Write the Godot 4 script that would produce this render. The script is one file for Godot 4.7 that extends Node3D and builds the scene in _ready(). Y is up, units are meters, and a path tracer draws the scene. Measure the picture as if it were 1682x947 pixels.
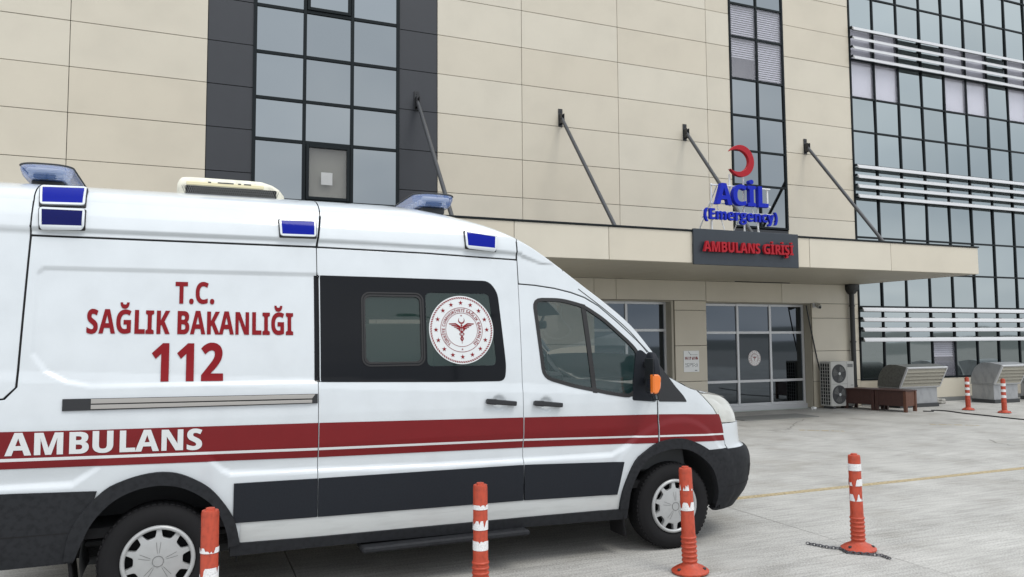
extends Node3D
# An ambulance in front of a hospital emergency entrance. x runs along the facade, the facade is the plane z = -14.6, y is up.

const WALL := -14.6      # face of the hospital wall
const CANOPY := -11.35   # front face of the entrance canopy
const VAN := Vector3(3.67, 0, -6.36)   # ground under the middle of the front axle; the van points along +x

var M := {}
var rng := RandomNumberGenerator.new()

# ------------------------------------------------------------------ mesh building
class MB:
	var v := PackedVector3Array()
	var n := PackedVector3Array()
	var idx := PackedInt32Array()
	var X := Transform3D.IDENTITY
	func vert(p: Vector3, nn: Vector3) -> int:
		v.append(X * p)
		n.append((X.basis * nn).normalized())
		return v.size() - 1
	func tri(a: int, b: int, c: int) -> void:
		var g := (v[b] - v[a]).cross(v[c] - v[a])
		if g.dot(n[a] + n[b] + n[c]) > 0.0:
			idx.append_array([a, c, b])
		else:
			idx.append_array([a, b, c])
	func quad(a: int, b: int, c: int, d: int) -> void:
		tri(a, b, c)
		tri(a, c, d)
	func face(pts: Array, out: Vector3) -> void:
		var nn: Vector3 = (pts[1] - pts[0]).cross(pts[2] - pts[0]).normalized()
		if nn.dot(out) < 0.0:
			nn = -nn
		var k := v.size()
		for p in pts:
			vert(p, nn)
		for i in range(1, pts.size() - 1):
			tri(k, k + i, k + i + 1)
	func box(c: Vector3, s: Vector3, b := 0.004) -> void:
		var h := s / 2.0
		b = minf(b, minf(h.x, minf(h.y, h.z)) * 0.9)
		var i := h - Vector3(b, b, b)
		if b <= 0.0001:
			i = h
		for ax in 3:
			var u := (ax + 1) % 3
			var w := (ax + 2) % 3
			for sg in [-1.0, 1.0]:
				var q := []
				for k in [[-1, -1], [1, -1], [1, 1], [-1, 1]]:
					var p := Vector3()
					p[ax] = sg * h[ax]
					p[u] = k[0] * i[u]
					p[w] = k[1] * i[w]
					q.append(c + p)
				var o := Vector3()
				o[ax] = sg
				face(q, o)
			if b > 0.0001:
				for su in [-1.0, 1.0]:
					for sw in [-1.0, 1.0]:
						var q := []
						for k in [[-1, 0], [1, 0], [1, 1], [-1, 1]]:
							var p := Vector3()
							p[ax] = k[0] * i[ax]
							p[u] = su * (h[u] if k[1] == 0 else i[u])
							p[w] = sw * (i[w] if k[1] == 0 else h[w])
							q.append(c + p)
						var o := Vector3()
						o[u] = su
						o[w] = sw
						face(q, o)
		if b > 0.0001:
			for a in 8:
				var sg := Vector3(1 if a & 1 else -1, 1 if a & 2 else -1, 1 if a & 4 else -1)
				var q := []
				for ax in 3:
					var p := sg * i
					p[ax] = sg[ax] * h[ax]
					q.append(c + p)
				face(q, sg)
	func span(a: Vector3, b: Vector3, bev := 0.004) -> void:   # a box from corner to corner
		box((a + b) / 2.0, (b - a).abs(), bev)
	func tube(path: Array, r: float, sides := 10, closed := false) -> void:
		var rings := []
		var up := Vector3.UP
		for i in path.size():
			var d: Vector3
			if closed:
				d = (path[(i + 1) % path.size()] - path[(i - 1 + path.size()) % path.size()]).normalized()
			else:
				d = (path[mini(i + 1, path.size() - 1)] - path[maxi(i - 1, 0)]).normalized()
			if absf(d.dot(up)) > 0.95:
				up = Vector3.RIGHT if absf(d.x) < 0.9 else Vector3.BACK
			var a := d.cross(up).normalized()
			var b := a.cross(d).normalized()
			up = b
			var ring := []
			for k in sides:
				var t := TAU * k / sides
				var o := a * cos(t) + b * sin(t)
				ring.append(vert(path[i] + o * r, o))
			rings.append(ring)
		for i in (path.size() if closed else path.size() - 1):
			for k in sides:
				var j := (i + 1) % path.size()
				quad(rings[i][k], rings[i][(k + 1) % sides], rings[j][(k + 1) % sides], rings[j][k])
		if not closed:
			for e in [0, path.size() - 1]:
				var d: Vector3 = (path[0] - path[1]) if e == 0 else (path[e] - path[e - 1])
				var k0 := v.size()
				var inv := X.affine_inverse()
				for k in sides:
					vert(inv * v[rings[e][k]], d)
				for k in range(1, sides - 1):
					tri(k0, k0 + k, k0 + k + 1)
	func lathe(pr: Array, seg := 24, crease := 0.6) -> void:   # pr: Vector2(radius, height) round the y axis
		var ns := []
		for i in pr.size() - 1:
			var d: Vector2 = pr[i + 1] - pr[i]
			ns.append(Vector2(d.y, -d.x).normalized())
		for i in pr.size() - 1:
			var n0: Vector2 = ns[i]
			var n1: Vector2 = ns[i]
			if i > 0 and ns[i].dot(ns[i - 1]) > crease:
				n0 = (ns[i] + ns[i - 1]).normalized()
			if i < ns.size() - 1 and ns[i].dot(ns[i + 1]) > crease:
				n1 = (ns[i] + ns[i + 1]).normalized()
			var k := v.size()
			for j in seg:
				var t := TAU * j / seg
				var c := Vector3(cos(t), 0, sin(t))
				vert(c * pr[i].x + Vector3.UP * pr[i].y, c * n0.x + Vector3.UP * n0.y)
				vert(c * pr[i + 1].x + Vector3.UP * pr[i + 1].y, c * n1.x + Vector3.UP * n1.y)
			for j in seg:
				var a := k + j * 2
				var b := k + ((j + 1) % seg) * 2
				quad(a, b, b + 1, a + 1)
	func prism(poly: PackedVector2Array, z0: float, z1: float, bev := 0.0) -> void:   # outline in xy, z1 is the front with the bevel
		if Geometry2D.is_polygon_clockwise(poly):
			poly = poly.duplicate()
			poly.reverse()
		var top := poly
		var dz := 0.0
		if bev > 0.0:
			var o := Geometry2D.offset_polygon(poly, -bev)
			if o.size() == 1:
				top = o[0]
				dz = bev
				if Geometry2D.is_polygon_clockwise(top):
					top.reverse()
		for e in [[top, z1, 1.0], [poly, z0, -1.0]]:
			var t := Geometry2D.triangulate_polygon(e[0])
			var k := v.size()
			for p in e[0]:
				vert(Vector3(p.x, p.y, e[1]), Vector3(0, 0, e[2]))
			for i in range(0, t.size(), 3):
				tri(k + t[i], k + t[i + 1], k + t[i + 2])
		for i in poly.size():
			var a := poly[i]
			var b := poly[(i + 1) % poly.size()]
			var o := Vector3(b.y - a.y, a.x - b.x, 0)
			face([Vector3(a.x, a.y, z0), Vector3(b.x, b.y, z0), Vector3(b.x, b.y, z1 - dz), Vector3(a.x, a.y, z1 - dz)], o)
		if dz > 0.0:
			for i in top.size():   # bevel strip: each inset edge to its nearest outer points
				var a := top[i]
				var b := top[(i + 1) % top.size()]
				var o := Vector2(b.y - a.y, a.x - b.x).normalized()
				face([Vector3(a.x, a.y, z1), Vector3(b.x, b.y, z1), Vector3(b.x + o.x * bev, b.y + o.y * bev, z1 - dz), Vector3(a.x + o.x * bev, a.y + o.y * bev, z1 - dz)], Vector3(o.x, o.y, 1))
	func grid(rows: Array, flip := 1.0) -> void:   # rows of points, smooth normals; flip turns them round
		var h := rows.size()
		var w: int = rows[0].size()
		var k := v.size()
		for i in h:
			for j in w:
				var du: Vector3 = rows[i][mini(j + 1, w - 1)] - rows[i][maxi(j - 1, 0)]
				var dv: Vector3 = rows[mini(i + 1, h - 1)][j] - rows[maxi(i - 1, 0)][j]
				vert(rows[i][j], du.cross(dv).normalized() * flip)
		for i in h - 1:
			for j in w - 1:
				quad(k + i * w + j, k + i * w + j + 1, k + (i + 1) * w + j + 1, k + (i + 1) * w + j)
	func mesh() -> ArrayMesh:
		var a := []
		a.resize(Mesh.ARRAY_MAX)
		a[Mesh.ARRAY_VERTEX] = v
		a[Mesh.ARRAY_NORMAL] = n
		a[Mesh.ARRAY_INDEX] = idx
		var m := ArrayMesh.new()
		m.add_surface_from_arrays(Mesh.PRIMITIVE_TRIANGLES, a)
		return m


func obj(called: String, mb, mat: Material, parent: Node = self, at := Vector3.ZERO) -> MeshInstance3D:
	var o := MeshInstance3D.new()
	o.name = called
	o.mesh = mb.mesh() if mb is MB else mb
	o.material_override = mat
	o.position = at
	parent.add_child(o, true)
	return o


func thing(called: String, label: String, category: String, at := Vector3.ZERO, group := "") -> Node3D:
	var o := Node3D.new()
	o.name = called
	o.position = at
	add_child(o, true)
	return tag(o, label, category, group)


func tag(o: Node3D, label: String, category: String, group := "") -> Node3D:
	o.set_meta("label", label)
	o.set_meta("category", category)
	if group:
		o.set_meta("group", group)
	return o


func kind(o: Node3D, k: String) -> Node3D:
	o.set_meta("kind", k)
	return o


func bx(a: Vector3, b: Vector3, bev := 0.004) -> MB:
	var m := MB.new()
	m.span(a, b, bev)
	return m


func V2(a: Array) -> PackedVector2Array:   # [x, y, x, y, ...]
	var p := PackedVector2Array()
	for i in range(0, a.size(), 2):
		p.append(Vector2(a[i], a[i + 1]))
	return p


func round_rect(cx: float, cy: float, w: float, h: float, r: float, seg := 4) -> PackedVector2Array:
	var p := PackedVector2Array()
	for c in [[1, 1, 0.0], [-1, 1, 0.5], [-1, -1, 1.0], [1, -1, 1.5]]:
		for k in seg + 1:
			var t: float = PI * (c[2] + 0.5 * k / seg)
			p.append(Vector2(cx + c[0] * (w / 2 - r) + cos(t) * r, cy + c[1] * (h / 2 - r) + sin(t) * r))
	return p


func disc(cx: float, cy: float, r: float, seg := 24) -> PackedVector2Array:
	var p := PackedVector2Array()
	for k in seg:
		p.append(Vector2(cx + cos(TAU * k / seg) * r, cy + sin(TAU * k / seg) * r))
	return p


func soften(p: PackedVector2Array, r: float, seg := 4) -> PackedVector2Array:   # rounds every corner
	var q := PackedVector2Array()
	for i in p.size():
		var a := p[(i - 1 + p.size()) % p.size()]
		var b := p[i]
		var c := p[(i + 1) % p.size()]
		var d := minf(r, minf(a.distance_to(b), b.distance_to(c)) * 0.45)
		var s := b + (a - b).normalized() * d
		var e := b + (c - b).normalized() * d
		for k in seg + 1:
			var t := float(k) / seg
			q.append(s.lerp(b, t).lerp(b.lerp(e, t), t))
	return q


# ------------------------------------------------------------------ materials
func noise(freq: float, oct := 4, seed_ := 1, type := FastNoiseLite.TYPE_SIMPLEX_SMOOTH) -> FastNoiseLite:
	var f := FastNoiseLite.new()
	f.noise_type = type
	f.frequency = freq
	f.fractal_octaves = oct
	f.seed = seed_
	return f


func ntex(f: FastNoiseLite, ramp: Array, size := 512, normal := 0.0) -> NoiseTexture2D:   # ramp: [offset, colour, ...]
	var t := NoiseTexture2D.new()
	t.width = size
	t.height = size
	t.seamless = true
	t.noise = f
	if normal > 0.0:
		t.as_normal_map = true
		t.bump_strength = normal
	elif ramp:
		var g := Gradient.new()
		var o := PackedFloat32Array()
		var c := PackedColorArray()
		for i in range(0, ramp.size(), 2):
			o.append(ramp[i])
			c.append(ramp[i + 1])
		g.offsets = o
		g.colors = c
		t.color_ramp = g
	return t


func grey(v: float) -> Color:
	return Color(v, v, v)


func mat(lin: Color, rough := 0.5, metal := 0.0) -> StandardMaterial3D:   # lin: linear base colour
	var m := StandardMaterial3D.new()
	m.albedo_color = lin.linear_to_srgb()
	m.roughness = rough
	m.metallic = metal
	return m


func dirty(m: StandardMaterial3D, tex: Texture2D, scale: Vector3, world := false) -> StandardMaterial3D:   # a texture multiplied on the colour
	m.albedo_texture = tex
	m.uv1_triplanar = true
	m.uv1_world_triplanar = world
	m.uv1_scale = scale
	return m


func coat(m: StandardMaterial3D, k := 1.0, r := 0.06) -> StandardMaterial3D:
	m.clearcoat_enabled = true
	m.clearcoat = k
	m.clearcoat_roughness = r
	return m


func pane(lin: Color, alpha: float) -> StandardMaterial3D:
	var m := mat(lin, 0.02)
	m.transparency = BaseMaterial3D.TRANSPARENCY_ALPHA
	m.albedo_color.a = alpha
	return m


func materials() -> void:
	var film := ntex(noise(0.012, 5, 3), [0.1, grey(0.965), 0.5, grey(0.985), 0.9, grey(1.0)], 512)
	var grime := ntex(noise(0.03, 6, 9), [0.1, grey(0.80), 0.35, grey(0.93), 0.7, grey(1.0)], 512)
	var speck := ntex(noise(0.16, 3, 5), [0.1, grey(0.90), 0.5, grey(1.0), 0.85, grey(1.0), 0.97, Color(1.2, 1.18, 1.15)], 512)
	M.white = coat(dirty(mat(Color(0.575, 0.615, 0.64), 0.4), film, Vector3(0.5, 0.5, 0.5)), 1.0, 0.05)
	M.sill_white = coat(dirty(mat(Color(0.50, 0.52, 0.515), 0.45), ntex(noise(0.02, 5, 19), [0.1, grey(0.955), 0.5, grey(1.0)], 512), Vector3(0.25, 1.5, 0.25)), 0.6, 0.15)
	M.red = dirty(mat(Color(0.165, 0.008, 0.011), 0.3), film, Vector3(0.7, 0.7, 0.7))
	M.red.metallic_specular = 0.4
	M.stripe_white = coat(mat(Color(0.60, 0.625, 0.63), 0.4), 0.6, 0.1)
	M.print_red = mat(Color(0.20, 0.009, 0.013), 0.45)
	M.print_red.metallic_specular = 0.25
	M.dark = dirty(mat(Color(0.017, 0.0195, 0.0245), 0.5), speck, Vector3(0.9, 0.9, 0.9))
	M.dark_dirty = dirty(mat(Color(0.024, 0.0255, 0.0285), 0.6), ntex(noise(0.05, 6, 14), [0.1, grey(0.85), 0.5, grey(0.97), 0.75, Color(1.08, 1.06, 1.04), 0.95, Color(1.5, 1.45, 1.38)], 512), Vector3(0.8, 0.8, 0.8))
	M.dark.metallic_specular = 0.25
	M.dark_dirty.metallic_specular = 0.22
	M.black = mat(Color(0.012, 0.013, 0.015), 0.35)
	M.void = mat(Color(0.006, 0.006, 0.007), 0.9)
	M.rubber = mat(Color(0.010, 0.010, 0.011), 0.6)
	M.gloss_black = mat(Color(0.006, 0.007, 0.009), 0.05)
	M.gloss_black.metallic_specular = 0.28
	M.privacy = pane(Color(0.024, 0.058, 0.050), 0.42)
	M.cab_glass = pane(Color(0.012, 0.046, 0.046), 0.42)
	M.mirror = mat(Color(0.6, 0.62, 0.64), 0.03, 1.0)
	M.blue = mat(Color(0.002, 0.009, 0.235), 0.1)
	M.blue.metallic_specular = 0.25
	M.blue_deep = mat(Color(0.0015, 0.004, 0.075), 0.12)
	M.blue_deep.metallic_specular = 0.25
	M.lens_blue = pane(Color(0.06, 0.17, 0.48), 0.40)
	M.amber = coat(mat(Color(0.75, 0.17, 0.012), 0.25), 1.0, 0.04)
	M.lamp_lens = pane(Color(0.72, 0.73, 0.68), 0.62)
	M.chrome = mat(Color(0.55, 0.55, 0.55), 0.14, 1.0)
	M.rail = mat(Color(0.42, 0.40, 0.37), 0.28, 1.0)
	M.tyre = dirty(mat(Color(0.014, 0.014, 0.015), 0.75), speck, Vector3(2, 2, 2))
	M.tyre.metallic_specular = 0.25
	M.hubcap = coat(dirty(mat(Color(0.40, 0.41, 0.41), 0.38, 0.25), film, Vector3(2, 2, 2)), 0.4, 0.2)
	M.cream = dirty(mat(Color(0.74, 0.72, 0.60), 0.5), grime, Vector3(0.7, 0.7, 0.7))
	M.cream_yellow = mat(Color(0.68, 0.62, 0.40), 0.5)
	M.trim_grey = mat(Color(0.16, 0.165, 0.16), 0.75)
	M.trim_dark = mat(Color(0.035, 0.038, 0.040), 0.7)
	M.lining = mat(Color(0.55, 0.62, 0.58), 0.6)
	M.seat = mat(Color(0.07, 0.075, 0.078), 0.9)
	# the hospital
	var rain := ntex(noise(0.03, 4, 23), [0.1, Color(0.984, 0.983, 0.98), 0.45, grey(0.995), 0.8, grey(1.0)], 512)
	var smooth := ntex(noise(0.008, 4, 33), [0.1, grey(0.97), 0.5, grey(0.99), 0.9, grey(1.0)], 512)
	var oil := ntex(noise(0.006, 2, 21), [], 512, 1.2)
	for i in 4:
		var k: float = [1.0, 0.965, 1.025, 0.985][i]
		var w: float = [0.0, 0.007, -0.003, 0.003][i]
		var m := dirty(mat(Color(0.56 * k + w, 0.518 * k, 0.425 * k - w), 0.42), smooth, Vector3(0.2, 0.2, 0.2), true)
		m.uv1_offset = Vector3(i * 0.31, i * 0.17, 0)
		m.normal_enabled = true
		m.normal_texture = oil
		m.normal_scale = 0.035
		M["beige%d" % i] = m
		var d := dirty(mat(Color(0.026 * k, 0.029 * k, 0.035 * k), 0.42), film, Vector3(0.35, 0.23, 0.35), true)
		M["slate%d" % i] = d
	M.soffit = dirty(mat(Color(0.40, 0.37, 0.30), 0.5), film, Vector3(0.3, 0.3, 0.3), true)
	M.mullion = mat(Color(0.011, 0.015, 0.017), 0.4)
	M.mullion.metallic_specular = 0.25
	M.wall_core = mat(Color(0.05, 0.05, 0.05), 0.9)
	for i in 5:
		var k: float = [1.0, 0.93, 1.06, 0.97, 1.03][i]
		var m := mat(Color(0.245 * k, 0.27 * k, 0.283 * k), 0.03, 1.0)
		m.normal_enabled = true
		m.uv1_triplanar = true
		m.uv1_world_triplanar = true
		m.uv1_scale = Vector3(0.21, 0.21, 0.21)
		m.uv1_offset = Vector3(0.13 * i, 0.29 * i, 0)
		m.normal_texture = oil
		m.normal_scale = 0.06
		M["glass%d" % i] = m
		var m2: StandardMaterial3D = m.duplicate()
		m2.albedo_color = Color(0.33 * k, 0.37 * k, 0.373 * k).linear_to_srgb()
		M["sky_glass%d" % i] = m2
	M.door_glass = mat(Color(0.095, 0.108, 0.122), 0.03, 1.0)
	M.blind_glass = pane(Color(0.62, 0.62, 0.72), 0.10)
	M.blind = mat(Color(0.55, 0.55, 0.61), 0.7)
	M.alu = mat(Color(0.55, 0.56, 0.57), 0.35, 0.3)
	M.louvre = mat(Color(0.50, 0.51, 0.52), 0.4, 0.2)
	M.rod = mat(Color(0.055, 0.058, 0.062), 0.4, 0.3)
	M.sign_slate = dirty(mat(Color(0.020, 0.028, 0.038), 0.4), film, Vector3(0.5, 0.5, 0.5))
	M.sign_red = mat(Color(0.33, 0.013, 0.022), 0.45)
	M.sign_red.metallic_specular = 0.3
	M.sign_red_side = mat(Color(0.20, 0.010, 0.016), 0.5)
	M.sign_blue = mat(Color(0.010, 0.022, 0.36), 0.45)
	M.sign_blue.metallic_specular = 0.25
	M.sign_frame = mat(Color(0.65, 0.66, 0.66), 0.4, 0.3)
	M.paper = mat(Color(0.78, 0.79, 0.78), 0.8)
	M.print_grey = mat(Color(0.20, 0.21, 0.22), 0.7)
	M.pipe = mat(Color(0.014, 0.015, 0.016), 0.4)
	M.ac = dirty(mat(Color(0.44, 0.44, 0.415), 0.5), rain, Vector3(0.7, 0.2, 0.7))
	M.ac_dark = mat(Color(0.07, 0.072, 0.075), 0.6)
	M.galv = dirty(mat(Color(0.36, 0.37, 0.38), 0.42, 0.5), ntex(noise(0.02, 5, 29), [0.1, grey(0.88), 0.5, grey(0.97), 0.9, grey(1.0)], 512), Vector3(0.5, 0.25, 0.5))
	M.galv_dark = dirty(mat(Color(0.16, 0.165, 0.155), 0.5, 0.5), grime, Vector3(0.8, 0.8, 0.8))
	M.slat = dirty(mat(Color(0.33, 0.31, 0.25), 0.5, 0.1), grime, Vector3(1, 3, 1))
	M.brown = dirty(mat(Color(0.050, 0.018, 0.013), 0.5), grime, Vector3(1.2, 1.2, 1.2))
	M.rust = dirty(mat(Color(0.11, 0.042, 0.022), 0.6), grime, Vector3(1.2, 1.2, 1.2))
	M.rubble = dirty(mat(Color(0.33, 0.32, 0.29), 0.9), grime, Vector3(2, 2, 2))
	M.orange = dirty(mat(Color(0.43, 0.055, 0.022), 0.5), grime, Vector3(2.2, 1.2, 2.2))
	M.tape = dirty(mat(Color(0.78, 0.78, 0.78), 0.4), grime, Vector3(5, 5, 5))
	M.chain = mat(Color(0.10, 0.10, 0.11), 0.45, 0.7)
	M.yellow = dirty(mat(Color(0.40, 0.325, 0.19), 0.8), ntex(noise(0.07, 5, 31), [0.3, grey(0.65), 0.5, grey(1.0)], 512), Vector3(0.8, 0.8, 0.8), true)
	# concrete: broom marks along x, blotches, fine grain
	var streak := noise(0.018, 5, 41)
	var blotch := noise(0.008, 5, 43)
	var im := Image.create(1024, 1024, false, Image.FORMAT_RGB8)
	var s1 := noise(1.0, 4, 41)
	var s2 := noise(1.0, 5, 44)
	var s3 := noise(1.0, 2, 47)
	for y in 1024:
		for x in 1024:
			var fx := x / 1024.0
			var fy := y / 1024.0
			# wrapped by blending the far copy in near the border
			var a := s1.get_noise_2d(fx * 7.0, fy * 95.0) * 0.11 + s2.get_noise_2d(fx * 5.0, fy * 6.0) * 0.05 + s3.get_noise_2d(fx * 240.0, fy * 300.0) * 0.20
			var e := maxf(0.0, (fx - 0.85) / 0.15)
			if e > 0.0:
				var b := s1.get_noise_2d((fx - 1.0) * 7.0, fy * 95.0) * 0.11 + s2.get_noise_2d((fx - 1.0) * 5.0, fy * 6.0) * 0.05 + s3.get_noise_2d((fx - 1.0) * 240.0, fy * 300.0) * 0.20
				a = lerpf(a, b, e)
			var t := 0.90 + a
			im.set_pixel(x, y, Color(t, t * 0.998, t * 0.99))
	var ctex := ImageTexture.create_from_image(im)
	streak.fractal_octaves = 4
	for i in 4:
		var k: float = [1.0, 0.965, 1.03, 0.985][i]
		var m := dirty(mat(Color(0.475 * k, 0.47 * k, 0.448 * k), 0.85), ctex, Vector3(0.21, 0.21, 0.21), true)
		m.uv1_offset = Vector3(i * 0.37, 0, i * 0.21)
		m.detail_enabled = true
		m.detail_blend_mode = BaseMaterial3D.BLEND_MODE_MUL
		m.detail_uv_layer = BaseMaterial3D.DETAIL_UV_1
		m.detail_albedo = ntex(blotch, [0.1, Color(0.90, 0.895, 0.885), 0.45, grey(0.975), 0.7, grey(1.0)], 512)
		M["concrete%d" % i] = m
	M.joint = mat(Color(0.12, 0.115, 0.105), 0.95)
	M.ground_far = dirty(mat(Color(0.30, 0.295, 0.28), 0.95), ctex, Vector3(0.05, 0.05, 0.05), true)
	M.asphalt = mat(Color(0.055, 0.055, 0.057), 0.95)
	M.hill = dirty(mat(Color(0.13, 0.14, 0.13), 1.0), grime, Vector3(0.01, 0.01, 0.01), true)

# ------------------------------------------------------------------ camera, sky, light
func cloud_sky() -> ImageTexture:
	var w := 1024
	var h := 512
	var im := Image.create(w, h, false, Image.FORMAT_RGBF)
	var f := noise(1.0, 6, 77)
	var g := noise(1.0, 3, 78)
	for y in h:
		var el := PI * (0.5 - (y + 0.5) / h)
		for x in w:
			var az := TAU * (x + 0.5) / w
			var d := Vector3(cos(el) * cos(az), sin(el), cos(el) * sin(az))
			var q := d / (absf(d.y) + 0.22)
			var c := f.get_noise_3d(q.x * 0.55, q.y * 0.55 + 4.0, q.z * 0.55) * 1.0 + g.get_noise_3d(q.x * 0.2, 9.0, q.z * 0.2) * 0.6
			var up := maxf(d.y, 0.0)
			var l := lerpf(0.80, 1.34, pow(up, 0.8)) * (1.0 + 0.42 * c)
			var t := clampf(0.5 + c * 0.9, 0.0, 1.0)
			im.set_pixel(x, y, Color(lerpf(0.86, 1.0, t) * l, lerpf(0.93, 1.0, t) * l, lerpf(1.03, 1.01, t) * l))
	return ImageTexture.create_from_image(im)


func view_and_light() -> void:
	var cam := Camera3D.new()
	cam.name = "camera"
	cam.basis = Basis(Vector3.UP, deg_to_rad(-22.77)) * Basis(Vector3.RIGHT, deg_to_rad(3.83)) * Basis(Vector3.BACK, deg_to_rad(-0.371))
	cam.position = Vector3(0, 1.7, 0)
	cam.fov = 41.14
	cam.near = 0.1
	cam.far = 1500.0
	add_child(cam)
	cam.current = true
	var env := Environment.new()
	env.background_mode = Environment.BG_SKY
	var sky := Sky.new()
	var pm := PanoramaSkyMaterial.new()
	pm.panorama = cloud_sky()
	sky.sky_material = pm
	env.sky = sky
	env.background_energy_multiplier = 0.92
	env.tonemap_mode = Environment.TONE_MAPPER_LINEAR
	env.tonemap_exposure = 1.5
	env.sdfgi_enabled = true
	env.ssao_enabled = true
	env.ssil_enabled = true
	var we := WorldEnvironment.new()
	we.name = "environment"
	we.environment = env
	add_child(we)
	var sun := DirectionalLight3D.new()
	sun.name = "sun"
	sun.light_color = Color(1.0, 0.98, 0.95)
	sun.light_energy = 0.32
	sun.light_angular_distance = 22.0
	sun.shadow_enabled = true
	sun.rotation = Vector3(deg_to_rad(-58), deg_to_rad(28), 0)
	add_child(sun)


# ------------------------------------------------------------------ ground
func build_ground() -> void:
	var g := kind(obj("ground", bx(Vector3(-700, -0.4, -700), Vector3(700, -0.03, 700), 0.0), M.ground_far), "structure")
	var under := MB.new()
	under.span(Vector3(-14.0, -0.028, -14.62), Vector3(33.0, -0.022, 14.0), 0.0)
	kind(obj("joint_filler", under, M.joint, g), "structure")
	# concrete slabs, cast in bays of about 5 m; the joint beside the bollards runs along x
	var xs := [-14.0, -9.3, -4.5, 0.75, 5.06, 9.9, 14.7, 19.5, 24.3, 33.0]
	var zs := [-14.62, -9.75, -4.72, 0.2, 5.0, 10.0, 14.0]
	for i in xs.size() - 1:
		for j in zs.size() - 1:
			var m := MB.new()
			var b := 0.004
			m.span(Vector3(xs[i] + b, -0.022, zs[j] + b), Vector3(xs[i + 1] - b, 0.0, zs[j + 1] - b), 0.003)
			obj("concrete_slab", m, M["concrete%d" % ((i * 3 + j * 2 + (i * j) % 3) % 4)], g)
	# worn yellow bay lines
	var line := MB.new()
	line.span(Vector3(2.2, 0.0, -6.80), Vector3(16.5, 0.004, -6.70), 0.0)
	kind(obj("yellow_line", line, M.yellow), "structure")
	for q in [[10.45, -11.2, 11.05, -10.72], [13.4, -10.85, 14.05, -10.3]]:
		var a := Vector3(q[0], 0.002, q[1])
		var c := Vector3(q[2], 0.002, q[3])
		var mark := MB.new()
		var d := (c - a).normalized()
		var s := d.cross(Vector3.UP) * 0.06
		var prev := 0.0
		rng.seed = 5
		while prev < 1.0:   # flaked paint: what is left of the stripe
			var len := rng.randf_range(0.05, 0.2)
			var p0 := a.lerp(c, prev)
			var p1 := a.lerp(c, minf(1.0, prev + len))
			mark.face([p0 + s * rng.randf_range(0.3, 1.0), p1 + s * rng.randf_range(0.4, 1.0), p1 - s * rng.randf_range(0.3, 1.0), p0 - s * rng.randf_range(0.2, 1.0)], Vector3.UP)
			prev += len + rng.randf_range(0.01, 0.06)
		kind(obj("yellow_line", mark, M.yellow), "structure")
	# cracks in the concrete
	for q in [[Vector3(10.2, 0, -11.25), Vector3(10.6, 0, -11.6), Vector3(11.3, 0, -12.2), Vector3(12.1, 0, -12.75)], [Vector3(12.25, 0, -8.85), Vector3(12.0, 0, -8.5), Vector3(11.8, 0, -8.1)]]:
		var m := MB.new()
		var path := []
		for i in q.size() - 1:
			for k in 5:
				path.append(q[i].lerp(q[i + 1], k / 5.0) + Vector3(rng.randf_range(-0.04, 0.04), 0.0035, rng.randf_range(-0.04, 0.04)))
		for i in path.size() - 1:
			var s: Vector3 = (path[i + 1] - path[i]).cross(Vector3.UP).normalized() * 0.005
			m.face([path[i] + s, path[i + 1] + s, path[i + 1] - s, path[i] - s], Vector3.UP)
		kind(obj("ground_crack", m, M.joint), "structure")
	# a low ridge far behind the viewpoint, seen only as the dark foot of the reflections
	var rows := []
	var f := noise(0.012, 3, 61)
	for r in 7:
		var row := []
		for k in 73:
			var t := lerpf(-0.15, PI + 0.15, k / 72.0)
			var rad := 150.0 + r * 45.0
			var hgt: float = 0.15 * [0.0, 5.0, 12.0, 19.0, 24.0, 15.0, 0.0][r] * (1.0 + 0.5 * f.get_noise_2d(k * 6.0, r * 25.0))
			row.append(Vector3(cos(t) * rad, hgt - 0.05, sin(t) * rad))
		rows.append(row)
	var hm := MB.new()
	hm.grid(rows, -1.0)
	kind(obj("hills", hm, M.hill), "structure")


# ------------------------------------------------------------------ the hospital
func panel(parent: Node, called: String, m: String, x0: float, y0: float, x1: float, y1: float, z := WALL, t := 0.03) -> void:
	var g := 0.005
	obj(called, bx(Vector3(x0 + g, y0 + g, z - t), Vector3(x1 - g, y1 - g, z + rng.randf_range(-0.0015, 0.0015)), 0.003), M[m], parent)


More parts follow.
